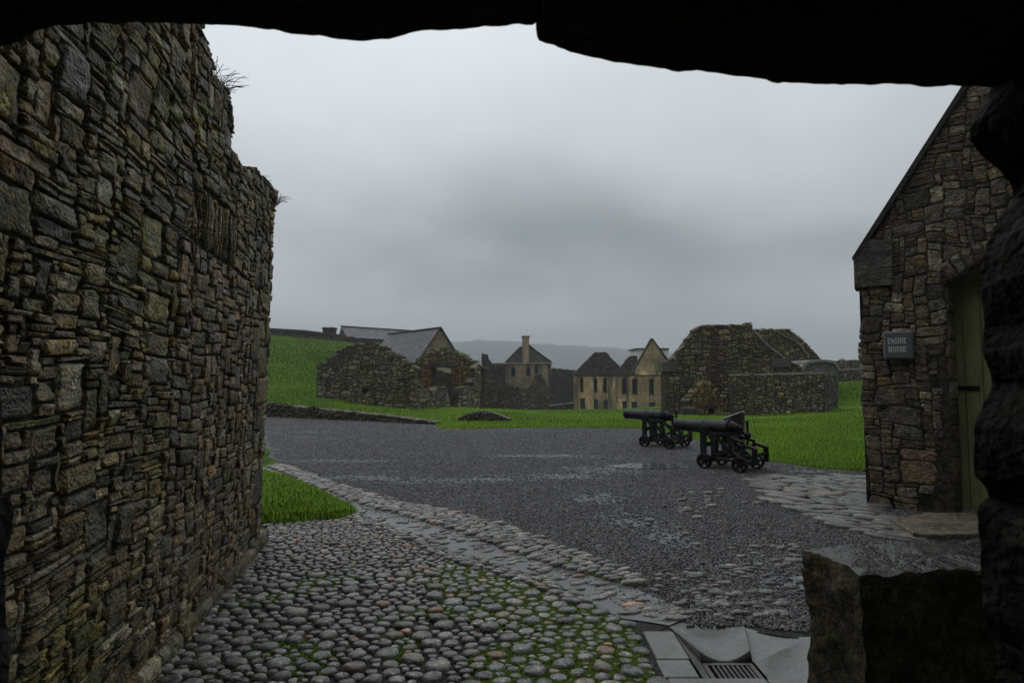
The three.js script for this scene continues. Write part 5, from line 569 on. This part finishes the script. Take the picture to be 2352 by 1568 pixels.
{ // kerb-like retaining wall along the yard, low arched parapet
  const A = onGround(560, 955), B = onGround(992, 975), f = frame([A.x, -A.z], [B.x, -B.z], -0.12), t = pxTop(f, [[560, 920], [621, 926], [700, 935], [800, 945], [900, 955], [960, 963], [1015, 971]]), g = thing('retaining_wall', 'low mossy retaining wall along the far edge of the yard', 'wall', A), list = [], r = rng(51);
  part('wall', core(f, t, 0.4, [], 0.03), M.mortarFar, g); face(list, f, t, farFace({ r, cw: 0.06, ch: 0.05, proud: 0.04, tint: (u, v, r) => { const c = tintOf(PAL.dark, r, 0.9); return [c[0], c[1] * 0.95, c[2] * 0.75]; }, sizes: pickSize([[0.5, 0.2, 0.4, 0.10, 0.2], [0.5, 0.12, 0.25, 0.06, 0.12]]) })); caps(list, f, (u) => t(u) - 0.02, 0.4, 0.34, 0.07, r, (r) => tintOf(PAL.pale, r, 0.7)); finish(list, g, M.stoneFar, 300);
  const a = at(1052, 973, 23.4), b = at(1170, 968, 23.0), f2 = frame([a.x, 23.4], [b.x, 23.0], -0.15), t2 = pxTop(f2, [[1052, 962], [1062, 957], [1076, 951], [1095, 947], [1112, 946.5], [1130, 949], [1148, 955], [1168, 963]]), g2 = thing('arched_parapet', 'low arched stone parapet set in the grass by the yard', 'parapet', V3(a.x, 0, -23.4)), l2 = []; part('wall', core(f2, t2, 0.35, [], 0.03, 0.1), M.mortarFar, g2); face(l2, f2, t2, farFace({ r, cw: 0.04, ch: 0.035, proud: 0.03, gap: 0.012, tint: (u, v, r) => tintOf(PAL.ruin, r, 0.8), sizes: pickSize([[0.5, 0.12, 0.24, 0.07, 0.12], [0.5, 0.08, 0.16, 0.05, 0.09]]) }));
  for (let i = 0; i < 11; i++) { const u = f2.W * i / 11, w = f2.W * (i + 1) / 11 - 0.008; part('coping_stone', metreUV(bar(put(f2, u, t2(u) + 0.0, -0.18), put(f2, w, t2(w) + 0.0, -0.18), 0.42, 0.07, 0.015)), S({ name: 'grey_coping', color: lin(0.30, 0.29, 0.27), map: stoneCol, bumpMap: stoneBump, bumpScale: 0.02, roughness: 0.75 }), g2); } finish(l2, g2, M.stoneFar, 200);
}
// ---- houses
const D2 = (f, rects, zf) => rects.map(([x0, x1, y0, y1]) => { const a = onPlane(f, ...zf(x0, y1)), b = onPlane(f, ...zf(x1, y0)); return [a[0], b[0], Math.max(0.05, a[1]), b[1]]; });
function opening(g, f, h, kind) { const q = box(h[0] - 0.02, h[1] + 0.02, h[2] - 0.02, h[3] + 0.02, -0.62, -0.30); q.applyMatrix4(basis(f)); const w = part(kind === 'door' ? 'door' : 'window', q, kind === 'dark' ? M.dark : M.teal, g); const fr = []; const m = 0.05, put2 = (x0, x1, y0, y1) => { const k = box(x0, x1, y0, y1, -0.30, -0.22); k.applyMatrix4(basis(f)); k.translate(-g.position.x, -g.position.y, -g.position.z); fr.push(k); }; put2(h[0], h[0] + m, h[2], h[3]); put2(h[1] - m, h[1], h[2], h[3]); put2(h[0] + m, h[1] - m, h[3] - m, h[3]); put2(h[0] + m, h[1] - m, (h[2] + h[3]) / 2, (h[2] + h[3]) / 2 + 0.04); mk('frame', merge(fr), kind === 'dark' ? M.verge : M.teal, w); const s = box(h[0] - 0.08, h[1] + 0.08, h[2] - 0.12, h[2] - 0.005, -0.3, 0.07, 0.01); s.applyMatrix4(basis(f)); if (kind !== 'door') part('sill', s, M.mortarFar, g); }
{
  const A = at(1320, 960, 75), B = at(1532, 960, 75), g = thing('yellow_house', 'stained yellow roofless barrack house with teal shutters and a tall gable', 'house', V3(A.x, -4, -75)), f = frame([A.x, 75], [B.x, 75], -4), ev = onPlane(f, ...Z2(300, 508))[1], zf = (x, y) => Z2(x, y);
  const up = D2(f, [[335, 357, 520, 612], [430, 455, 525, 615], [497, 523, 525, 618], [630, 662, 522, 628], [700, 735, 530, 632], [820, 853, 530, 635]], zf), dn = D2(f, [[335, 370, 665, 805], [430, 460, 672, 782], [500, 528, 675, 785], [632, 663, 685, 795], [695, 735, 690, 795], [820, 863, 695, 795]], zf);
  const gx0 = onPlane(f, ...Z2(690, 500)), ap = onPlane(f, ...Z2(838, 248)), gx1 = [f.W, onPlane(f, ...Z2(958, 400))[1]];
  const s = new THREE.Shape(); s.moveTo(0, 0); s.lineTo(f.W, 0); s.lineTo(f.W, ev); s.lineTo(f.W, gx1[1]); s.lineTo(...ap); s.lineTo(gx0[0], ev); s.lineTo(0, ev); [...up, ...dn].forEach(h => s.holes.push(new THREE.Path([[h[0], h[2]], [h[0], h[3]], [h[1], h[3]], [h[1], h[2]]].map(p => new THREE.Vector2(...p))))); const q = new THREE.ExtrudeGeometry(s, { depth: 0.6, bevelEnabled: false }); q.translate(0, 0, -0.6); q.applyMatrix4(basis(f)); const uvg = q.attributes.position, uv = q.attributes.uv; for (let i = 0; i < uvg.count; i++) uv.setXY(i, uvg.getX(i) - A.x + uvg.getZ(i) * 0.5, uvg.getY(i) + 4); part('front_wall', q, M.plasterA, g);
  up.forEach(h => opening(g, f, h, 'dark')); dn.forEach((h, i) => opening(g, f, h, i === 0 ? 'door' : 'shutter'));
  const cope = (p, w, th = 0.18) => part('coping', metreUV(bar(put(f, ...p, -0.3), put(f, ...w, -0.3), 0.75, th, 0.03)), M.mortarFar, g); cope([0, ev + 0.02], [gx0[0], ev + 0.02]); cope([gx0[0], ev], [ap[0], ap[1] + 0.02]); cope([ap[0], ap[1] + 0.02], [gx1[0] + 0.3, gx1[1]]);
  { const p = box(gx0[0], f.W, ev - 0.02, ev + 0.12, 0.0, 0.06, 0.02); p.applyMatrix4(basis(f)); part('string_course', p, M.mortarFar, g); const v = onPlane(f, ...Z2(838, 440)); const k = box(v[0] - 0.25, v[0] + 0.25, v[1] - 0.12, v[1] + 0.12, 0.0, 0.05); k.applyMatrix4(basis(f)); part('vent_panel', k, M.coping, g); }
  // gables that stand behind the parapet
  const r = rng(61), list = []; for (const [d, x0, x1, pts] of [[80, 290, 640, [[285, 495], [300, 480], [440, 340], [512, 342], [615, 442], [640, 470]]], [79, 580, 745, [[575, 485], [600, 470], [640, 420], [665, 385], [690, 366], [715, 362], [735, 368], [740, 420], [750, 480]]]]) { const a = at(Z2(x0, 0)[0], 850, d), b = at(Z2(x1, 0)[0], 850, d), ff = frame([a.x, d], [b.x, d], -2), t = pxTop(ff, pts.map(p => Z2(...p))); part('gable', core(ff, t, 0.7), M.mortarFar, g); face(list, ff, t, farFace({ r, tint: (u, v, r) => tintOf(PAL.dark, r, 1.15), cw: 0.12, ch: 0.1 })); caps(list, ff, (u) => t(u) - 0.06, 0.7, 0.35, 0.10, r, (r) => tintOf(PAL.ruin, r, 0.7)); }
  finish(list, g, M.stoneFar, 0);
  const sd = frame([A.x + 1.6, 85], [A.x + 0.1, 75.62], -4); part('side_wall', core(sd, () => ev, 0.6, [], 0, 4), M.plasterB, g); 
  const wa = at(1464, 850, 110), wb = at(1500, 850, 110), wg = thing('white_house', 'white rendered house corner peeping out behind the tall gable', 'house', V3(wa.x, -5, -110)), wt = at(1464, 803, 110).y; part('wall', box(wa.x, wb.x + 3, -5, wt, -116, -110), M.white, wg); part('roof', box(wa.x - 0.4, wb.x + 3, wt + 0.01, wt + 0.3, -116.4, -109.6, 0.05), M.verge, wg);
}
{
  const d = 80, A = at(Z1(1640, 0)[0], 900, d), B = at(Z1(2076, 0)[0], 900, d), g = thing('chimney_house', 'grey house ruin with a tall central chimney and empty windows', 'house', V3(A.x, -4.2, -d)), f = frame([A.x, d], [B.x, d], -4.2), ev = onPlane(f, ...Z1(1900, 378))[1], zf = Z1;
  const win = D2(f, [[1790, 1812, 405, 460], [1900, 1922, 402, 455], [1960, 1980, 398, 450]], zf), dr = D2(f, [[1965, 1992, 660, 730]], zf), hole = D2(f, [[1662, 1675, 405, 422]], zf);
  const q = core(f, () => ev, 0.6, [...win, ...dr, ...hole], 0, 20); const p0 = q.attributes.position, uv = q.attributes.uv; for (let i = 0; i < p0.count; i++) uv.setXY(i, p0.getX(i) + p0.getZ(i) * 0.5, p0.getY(i) + 4.2); part('front_wall', q, M.plasterB, g); win.forEach(h => opening(g, f, h, 'dark')); dr.forEach(h => opening(g, f, h, 'door')); win.forEach(h => { const fr = [[h[0] - 0.16, h[0] - 0.005, h[2], h[3] + 0.14], [h[1] + 0.005, h[1] + 0.16, h[2], h[3] + 0.14], [h[0], h[1], h[3] + 0.005, h[3] + 0.14]].map(k => { const b = box(k[0], k[1], k[2], k[3], -0.1, 0.05); b.applyMatrix4(basis(f)); return b; }); part('surround', merge(fr), S({ name: 'window_surround', color: lin(0.30, 0.29, 0.26), roughness: 0.9, map: stoneCol }), g); });
  part('eaves_course', metreUV(bar(put(f, -0.1, ev + 0.06, -0.25), put(f, f.W + 0.2, ev + 0.1, -0.25), 0.85, 0.2, 0.04)), M.coping, g);
  const ff = frame([A.x, d + 0.8], [B.x, d + 0.8], -4.2), t = pxTop(ff, [[1735, 385], [1745, 365], [1800, 308], [1855, 252], [1920, 240], [1960, 278], [2020, 325], [2070, 358], [2076, 380]].map(p => Z1(...p))), us = onPlane(ff, ...Z1(1738, 370))[0]; const gf = sub(ff, us, ff.W, 0); part('gable', core(gf, (u) => t(u + us), 0.6, [], 0, 0.2), S({ name: 'dark_gable_plaster', color: lin(0.30, 0.28, 0.24), map: stoneCol, bumpMap: stoneBump, bumpScale: 0.03, roughness: 0.9 }), g); for (const [a, b] of [[[1745, 365], [1856, 252]], [[1916, 240], [1960, 278]], [[1960, 278], [2078, 362]]]) { const p = onPlane(ff, ...Z1(...a)), w = onPlane(ff, ...Z1(...b)); part('coping', metreUV(bar(put(ff, ...p, -0.3), put(ff, ...w, -0.3), 0.8, 0.16, 0.03)), M.verge, g); }
  const c0 = onPlane(f, ...Z1(1868, 365)), c1 = onPlane(f, ...Z1(1916, 186)); const ch = box(c0[0], c1[0], ev, c1[1], -1.0, -0.15, 0.05); ch.applyMatrix4(basis(f)); part('chimney', ch, M.plasterB, g, 'tall rendered chimney'); const cc = box(c0[0] - 0.12, c1[0] + 0.12, c1[1] + 0.004, c1[1] + 0.25, -1.12, -0.03, 0.04); cc.applyMatrix4(basis(f)); part('chimney_cap', cc, M.plasterB, g);
  const r = rng(71), list = []; const fr2 = (x0, x1, dd, pts, name, lab) => { const a = at(Z1(x0, 0)[0], 900, dd), b = at(Z1(x1, 0)[0], 900, dd), f3 = frame([a.x, dd], [b.x, dd], -4.2), t3 = pxTop(f3, pts.map(p => Z1(...p))), gg = thing('ruin_stub', lab, 'ruin', V3(a.x, -4.2, -dd)), l3 = []; part('wall', core(f3, t3, 0.8), M.mortarFar, gg); face(l3, f3, t3, farFace({ r, cw: 0.09, ch: 0.08, tint: (u, v, r) => tintOf(PAL.ruin, r, 0.8) })); caps(l3, f3, (u) => t3(u) - 0.05, 0.8, 0.5, 0.2, r, (r) => tintOf(PAL.ruin, r, 0.7)); finish(l3, gg, M.stoneFar, 0); };
  fr2(1915, 2070, 77, [[1915, 570], [1930, 530], [1945, 490], [1965, 445], [1985, 438], [2005, 450], [2030, 490], [2050, 540], [2070, 600]], 'ruin_stub', 'pointed wall stump leaning on the front of the chimney house');
  fr2(1855, 1968, 76, [[1855, 560], [1880, 556], [1910, 540], [1925, 535], [1945, 560], [1968, 600]], 'ruin_stub', 'low broken wall stump left of the chimney house door');
  fr2(1655, 1770, 78, [[1655, 480], [1680, 455], [1700, 450], [1720, 470], [1750, 510], [1770, 520]], 'ruin_stub', 'ragged wall stump under the small square hole');
}
function slateRoof(g, A, B, C, D, seed, rows, cols) { // A-B ridge, D-C eave
  const r = rng(seed), pos = [], col = [], uv = [], idx = []; const N = B.clone().sub(A).cross(D.clone().sub(A)).normalize(); if (N.y < 0) N.negate(); const L = (u, v) => A.clone().lerp(B, u).lerp(D.clone().lerp(C, u), v);
  for (let j = 0; j < rows; j++) for (let i = -1; i < cols; i++) { const o = (j % 2) * 0.5, u0 = clamp((i + o) / cols), u1 = clamp((i + 1 + o) / cols - 0.0015); if (u1 - u0 < 0.002) continue; const v0 = j / rows, v1 = Math.min(1.01, (j + 1.12) / rows), lift = 0.05 + 0.025 * r(), p = [L(u0, v0).addScaledVector(N, 0.01), L(u1, v0).addScaledVector(N, 0.01), L(u1, v1).addScaledVector(N, lift), L(u0, v1).addScaledVector(N, lift), L(u1, v1).addScaledVector(N, lift - 0.05), L(u0, v1).addScaledVector(N, lift - 0.05)], k = pos.length / 3, b = 0.095 * (0.7 + 0.6 * r()), t = r() < 0.06 ? 1.6 : 1; for (const q of p) { pos.push(q.x, q.y, q.z); uv.push(q.x, q.y + q.z); col.push(b * t, b * t * 0.98, b * t * 1.0); } idx.push(k, k + 3, k + 2, k, k + 2, k + 1, k + 3, k + 5, k + 4, k + 3, k + 4, k + 2); }
  let q = new THREE.BufferGeometry(); q.setAttribute('position', new THREE.Float32BufferAttribute(pos, 3)); q.setAttribute('uv', new THREE.Float32BufferAttribute(uv, 2)); q.setAttribute('color', new THREE.Float32BufferAttribute(col, 3)); q.setIndex(idx); q = q.toNonIndexed(); q.computeVertexNormals(); const m = part('roof_slates', q, M.slate, g); m.userData.kind = 'stuff';
}
{ // slated house behind the cottage ruin, its gable towards us
  const ap = at(1012, 753, 60), far = at(892, 768.5, 69.3); far.y = ap.y; const dir = V3(far.x - ap.x, 0, far.z - ap.z), Lr = dir.length(); dir.normalize(); const perp = V3(-dir.z, 0, dir.x); if (perp.x < 0) perp.negate(); const hw = 3, drop = 4.0, g = thing('slate_roofed_house', 'house with a grey slate roof and bare gable behind the cottage ruin', 'house', V3(ap.x, 0, ap.z));
  const eL0 = ap.clone().addScaledVector(perp, -hw), eR0 = ap.clone().addScaledVector(perp, hw); eL0.y -= drop; eR0.y -= drop; const eL1 = eL0.clone().addScaledVector(dir, Lr), eR1 = eR0.clone().addScaledVector(dir, Lr); const f = frame([eL0.x, -eL0.z], [eR0.x, -eR0.z], -1), top = (u) => ap.y + 1 - 0.05 - Math.abs(u - hw) / hw * drop; part('gable_wall', core(f, top, 0.5, [], 0, 0.5), M.plasterB, g); slateRoof(g, ap, far, eL1, eL0, 81, 18, 40); slateRoof(g, far, ap, eR0, eR1, 82, 18, 40);
  const f2 = frame([eL1.x, -eL1.z], [eL0.x, -eL0.z], -1); part('side_wall', core(f2, () => eL0.y + 1 - 0.1, 0.5, [], 0, 5), M.mortarFar, g); part('verge', metreUV(merge([bar(ap.clone().addScaledVector(dir, 0.1), eR0.clone().addScaledVector(dir, 0.1), 0.5, 0.14), bar(ap.clone().addScaledVector(dir, 0.1), eL0.clone().addScaledVector(dir, 0.1), 0.3, 0.12)])), M.verge, g); part('ridge', metreUV(bar(ap.clone().add(V3(0, 0.06, 0)), far.clone().add(V3(0, 0.06, 0)), 0.3, 0.12)), M.verge, g);
}
{ // long slated building behind
  const a = at(783, 750, 85), b = at(1003, 765.5, 97), c = at(795, 773, 82), d = at(1006, 783, 94); b.y = a.y; d.y = c.y; const g = thing('long_slate_building', 'long low building with a slate roof on the hill behind', 'building', V3(a.x, 4, a.z)); slateRoof(g, a, b, d, c, 83, 9, 60); part('wall', core(frame([c.x, -c.z - 0.3], [d.x, -d.z - 0.3], 0), () => c.y - 0.05, 0.6, [], 0, 4), M.mortarFar, g); part('ridge', metreUV(bar(a.clone().add(V3(0, 0.08, 0)), b.clone().add(V3(0, 0.08, 0)), 0.35, 0.16)), M.verge, g); const e = V3(a.x - 1.2, c.y, a.z - 2.5); part('end_gable', (() => { const s = new THREE.BufferGeometry(); const P = [a, c, e].map(v => v.clone().add(V3(0.03, 0, 0))), Q = [c, V3(c.x, 0, c.z), V3(e.x, 0, e.z), e]; const v = [...P, ...Q]; s.setAttribute('position', new THREE.Float32BufferAttribute(v.flatMap(p => [p.x, p.y, p.z]), 3)); s.setAttribute('uv', new THREE.Float32BufferAttribute(v.flatMap(p => [p.x, p.y]), 2)); s.setIndex([0, 2, 1, 3, 6, 5, 3, 5, 4]); s.computeVertexNormals(); return s; })(), M.mortarFar, g);
}
{ // rampart on the hill
  const A = at(540, 770, 92), B = at(800, 770, 88), f = frame([A.x, 92], [B.x, 88], 4), t = pxTop(f, [[540, 747], [623, 752.8], [700, 757.5], [791, 769], [805, 771]]), g = thing('hilltop_rampart', 'long grey rampart wall along the top of the grass slope', 'wall', V3(A.x, 4, -92)), list = [], r = rng(91); part('wall', core(f, t, 2.2, [], 0.02, 0.5), M.mortarFar, g); face(list, f, (u) => t(u) - 0.4, farFace({ r, cw: 0.16, ch: 0.14, tint: (u, v, r) => tintOf(PAL.ruin, r, 0.75), sizes: pickSize([[1, 0.4, 0.9, 0.2, 0.45]]) })); part('top_course', metreUV(bar(put(f, 0, t(0) - 0.2, -0.9), put(f, f.W, t(f.W) - 0.2, -0.9), 2.3, 0.5, 0.08)), M.mortarFar, g); finish(list, g, M.stoneFar, 0);
  const s = at(Z1(428, 0)[0], 765, 89), e = at(Z1(511, 0)[0], 765, 89), c = thing('chimney_stump', 'square stone stump standing up from the hilltop rampart', 'chimney', V3(s.x, 8, -89)), y = at(752, 751, 89).y; part('shaft', box(s.x, e.x, y - 1.8, y - 0.3, -90.6, -89.2, 0.08), M.mortarFar, c); part('cap', box(s.x - 0.12, e.x + 0.12, y - 0.296, y, -90.7, -89.1, 0.1), M.mortarFar, c);
}
{ // small things on the grass by the gabled ruin
  const p = at(1582, 950, 31.5); const b = thing('mossy_boulder', 'dark mossy boulder on the grass by the little gable', 'boulder', V3(p.x, G(p.x, 31.5), p.z)); const q = lump(0.8, 0.62, 0.6, 4.2, 7, 0.2, 0.7, [0.10, 0.095, 0.085]); q.translate(p.x, G(p.x, 31.5) + 0.22, p.z); part('rock', q, M.stoneFar, b);
  const a = at(1644, 951, 31.8), e = at(1680, 950.5, 31.6), y = Math.max(G(a.x, 31.8), at(1660, 952, 31.7).y - 0.06); const l = thing('loose_barrel', 'short gun barrel lying on the grass before the ruin', 'gun barrel', V3(a.x, y, a.z)); part('barrel', cyl(V3(a.x, y + 0.09, a.z), V3(e.x, y + 0.09, e.z), 0.065, 0.095, 14), S({ name: 'rusted_iron', color: lin(0.06, 0.045, 0.035), roughness: 0.7 }), l);
}
// ---------------------------------------------------------------- the dark gateway that we look out of
{
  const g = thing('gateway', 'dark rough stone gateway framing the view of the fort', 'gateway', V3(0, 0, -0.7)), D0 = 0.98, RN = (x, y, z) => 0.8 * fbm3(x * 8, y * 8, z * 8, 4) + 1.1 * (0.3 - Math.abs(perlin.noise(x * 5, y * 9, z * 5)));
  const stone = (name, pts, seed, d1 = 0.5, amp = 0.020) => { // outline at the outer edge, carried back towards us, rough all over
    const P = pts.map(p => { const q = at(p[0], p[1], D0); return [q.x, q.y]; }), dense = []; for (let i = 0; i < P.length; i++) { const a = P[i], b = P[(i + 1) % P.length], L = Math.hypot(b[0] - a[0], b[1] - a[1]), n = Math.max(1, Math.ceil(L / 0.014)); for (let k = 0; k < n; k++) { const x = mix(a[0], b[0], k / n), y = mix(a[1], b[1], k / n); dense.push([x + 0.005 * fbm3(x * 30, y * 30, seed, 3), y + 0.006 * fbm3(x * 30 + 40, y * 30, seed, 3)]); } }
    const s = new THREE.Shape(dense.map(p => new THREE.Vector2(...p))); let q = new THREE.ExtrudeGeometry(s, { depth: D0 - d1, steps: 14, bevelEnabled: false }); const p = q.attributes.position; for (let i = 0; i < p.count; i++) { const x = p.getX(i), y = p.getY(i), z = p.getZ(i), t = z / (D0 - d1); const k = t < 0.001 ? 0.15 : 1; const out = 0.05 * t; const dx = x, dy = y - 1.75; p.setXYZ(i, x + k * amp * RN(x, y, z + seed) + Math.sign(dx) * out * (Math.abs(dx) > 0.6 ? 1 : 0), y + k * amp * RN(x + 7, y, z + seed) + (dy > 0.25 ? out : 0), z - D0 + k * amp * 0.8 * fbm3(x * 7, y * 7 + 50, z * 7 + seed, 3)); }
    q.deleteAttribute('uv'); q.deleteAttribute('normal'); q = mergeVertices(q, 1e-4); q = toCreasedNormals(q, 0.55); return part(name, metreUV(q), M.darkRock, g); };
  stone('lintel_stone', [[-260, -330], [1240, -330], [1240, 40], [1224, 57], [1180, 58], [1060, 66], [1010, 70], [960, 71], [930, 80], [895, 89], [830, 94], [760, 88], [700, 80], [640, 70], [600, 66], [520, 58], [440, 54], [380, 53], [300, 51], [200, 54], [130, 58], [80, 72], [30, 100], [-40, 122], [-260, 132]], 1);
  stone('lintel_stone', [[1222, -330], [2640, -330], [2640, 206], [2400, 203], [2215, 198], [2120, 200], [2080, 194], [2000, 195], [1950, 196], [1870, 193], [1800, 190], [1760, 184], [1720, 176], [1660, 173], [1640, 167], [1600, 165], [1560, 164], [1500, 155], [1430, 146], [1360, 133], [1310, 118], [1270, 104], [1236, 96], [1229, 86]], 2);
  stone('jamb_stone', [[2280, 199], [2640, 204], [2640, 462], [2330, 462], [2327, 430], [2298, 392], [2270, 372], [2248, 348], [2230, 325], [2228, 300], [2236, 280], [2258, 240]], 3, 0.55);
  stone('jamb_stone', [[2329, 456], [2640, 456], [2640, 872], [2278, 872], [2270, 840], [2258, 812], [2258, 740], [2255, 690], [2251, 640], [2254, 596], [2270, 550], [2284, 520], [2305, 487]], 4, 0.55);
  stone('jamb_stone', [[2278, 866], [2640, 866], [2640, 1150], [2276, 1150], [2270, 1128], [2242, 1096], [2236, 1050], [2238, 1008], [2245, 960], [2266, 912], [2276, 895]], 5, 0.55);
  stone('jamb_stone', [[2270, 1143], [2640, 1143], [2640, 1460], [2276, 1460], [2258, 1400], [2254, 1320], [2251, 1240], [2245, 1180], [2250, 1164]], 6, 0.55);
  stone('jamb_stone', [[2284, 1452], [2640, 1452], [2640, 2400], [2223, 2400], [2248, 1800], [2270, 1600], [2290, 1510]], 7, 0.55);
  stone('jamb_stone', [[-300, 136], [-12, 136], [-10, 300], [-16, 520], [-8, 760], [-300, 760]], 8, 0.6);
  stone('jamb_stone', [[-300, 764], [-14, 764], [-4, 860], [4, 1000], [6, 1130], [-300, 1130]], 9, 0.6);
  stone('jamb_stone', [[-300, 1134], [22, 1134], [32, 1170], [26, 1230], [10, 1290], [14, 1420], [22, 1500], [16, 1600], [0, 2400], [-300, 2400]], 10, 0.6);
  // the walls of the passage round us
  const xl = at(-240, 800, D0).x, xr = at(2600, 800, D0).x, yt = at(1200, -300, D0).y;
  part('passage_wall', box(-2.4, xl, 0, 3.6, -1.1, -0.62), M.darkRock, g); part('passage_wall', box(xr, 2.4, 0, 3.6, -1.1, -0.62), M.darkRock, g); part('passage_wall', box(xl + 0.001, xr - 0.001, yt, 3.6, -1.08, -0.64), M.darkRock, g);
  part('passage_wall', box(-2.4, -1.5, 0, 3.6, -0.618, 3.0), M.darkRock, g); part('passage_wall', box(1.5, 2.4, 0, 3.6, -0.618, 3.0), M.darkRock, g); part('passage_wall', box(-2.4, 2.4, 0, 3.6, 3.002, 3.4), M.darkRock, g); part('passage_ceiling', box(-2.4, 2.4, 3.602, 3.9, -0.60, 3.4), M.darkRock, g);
  // the rest of the gatehouse: a tall front on both sides of and above the passage
  part('front_wall', box(-14, -2.402, 0, 10.5, -1.08, 0.2), M.mortar, g); part('front_wall', box(2.402, 14, 0, 10.5, -1.08, 0.2), M.mortar, g); part('front_wall', box(-2.4, 2.4, 3.902, 10.5, -1.079, 0.2), M.mortar, g);
}
renderer.render(scene, camera);
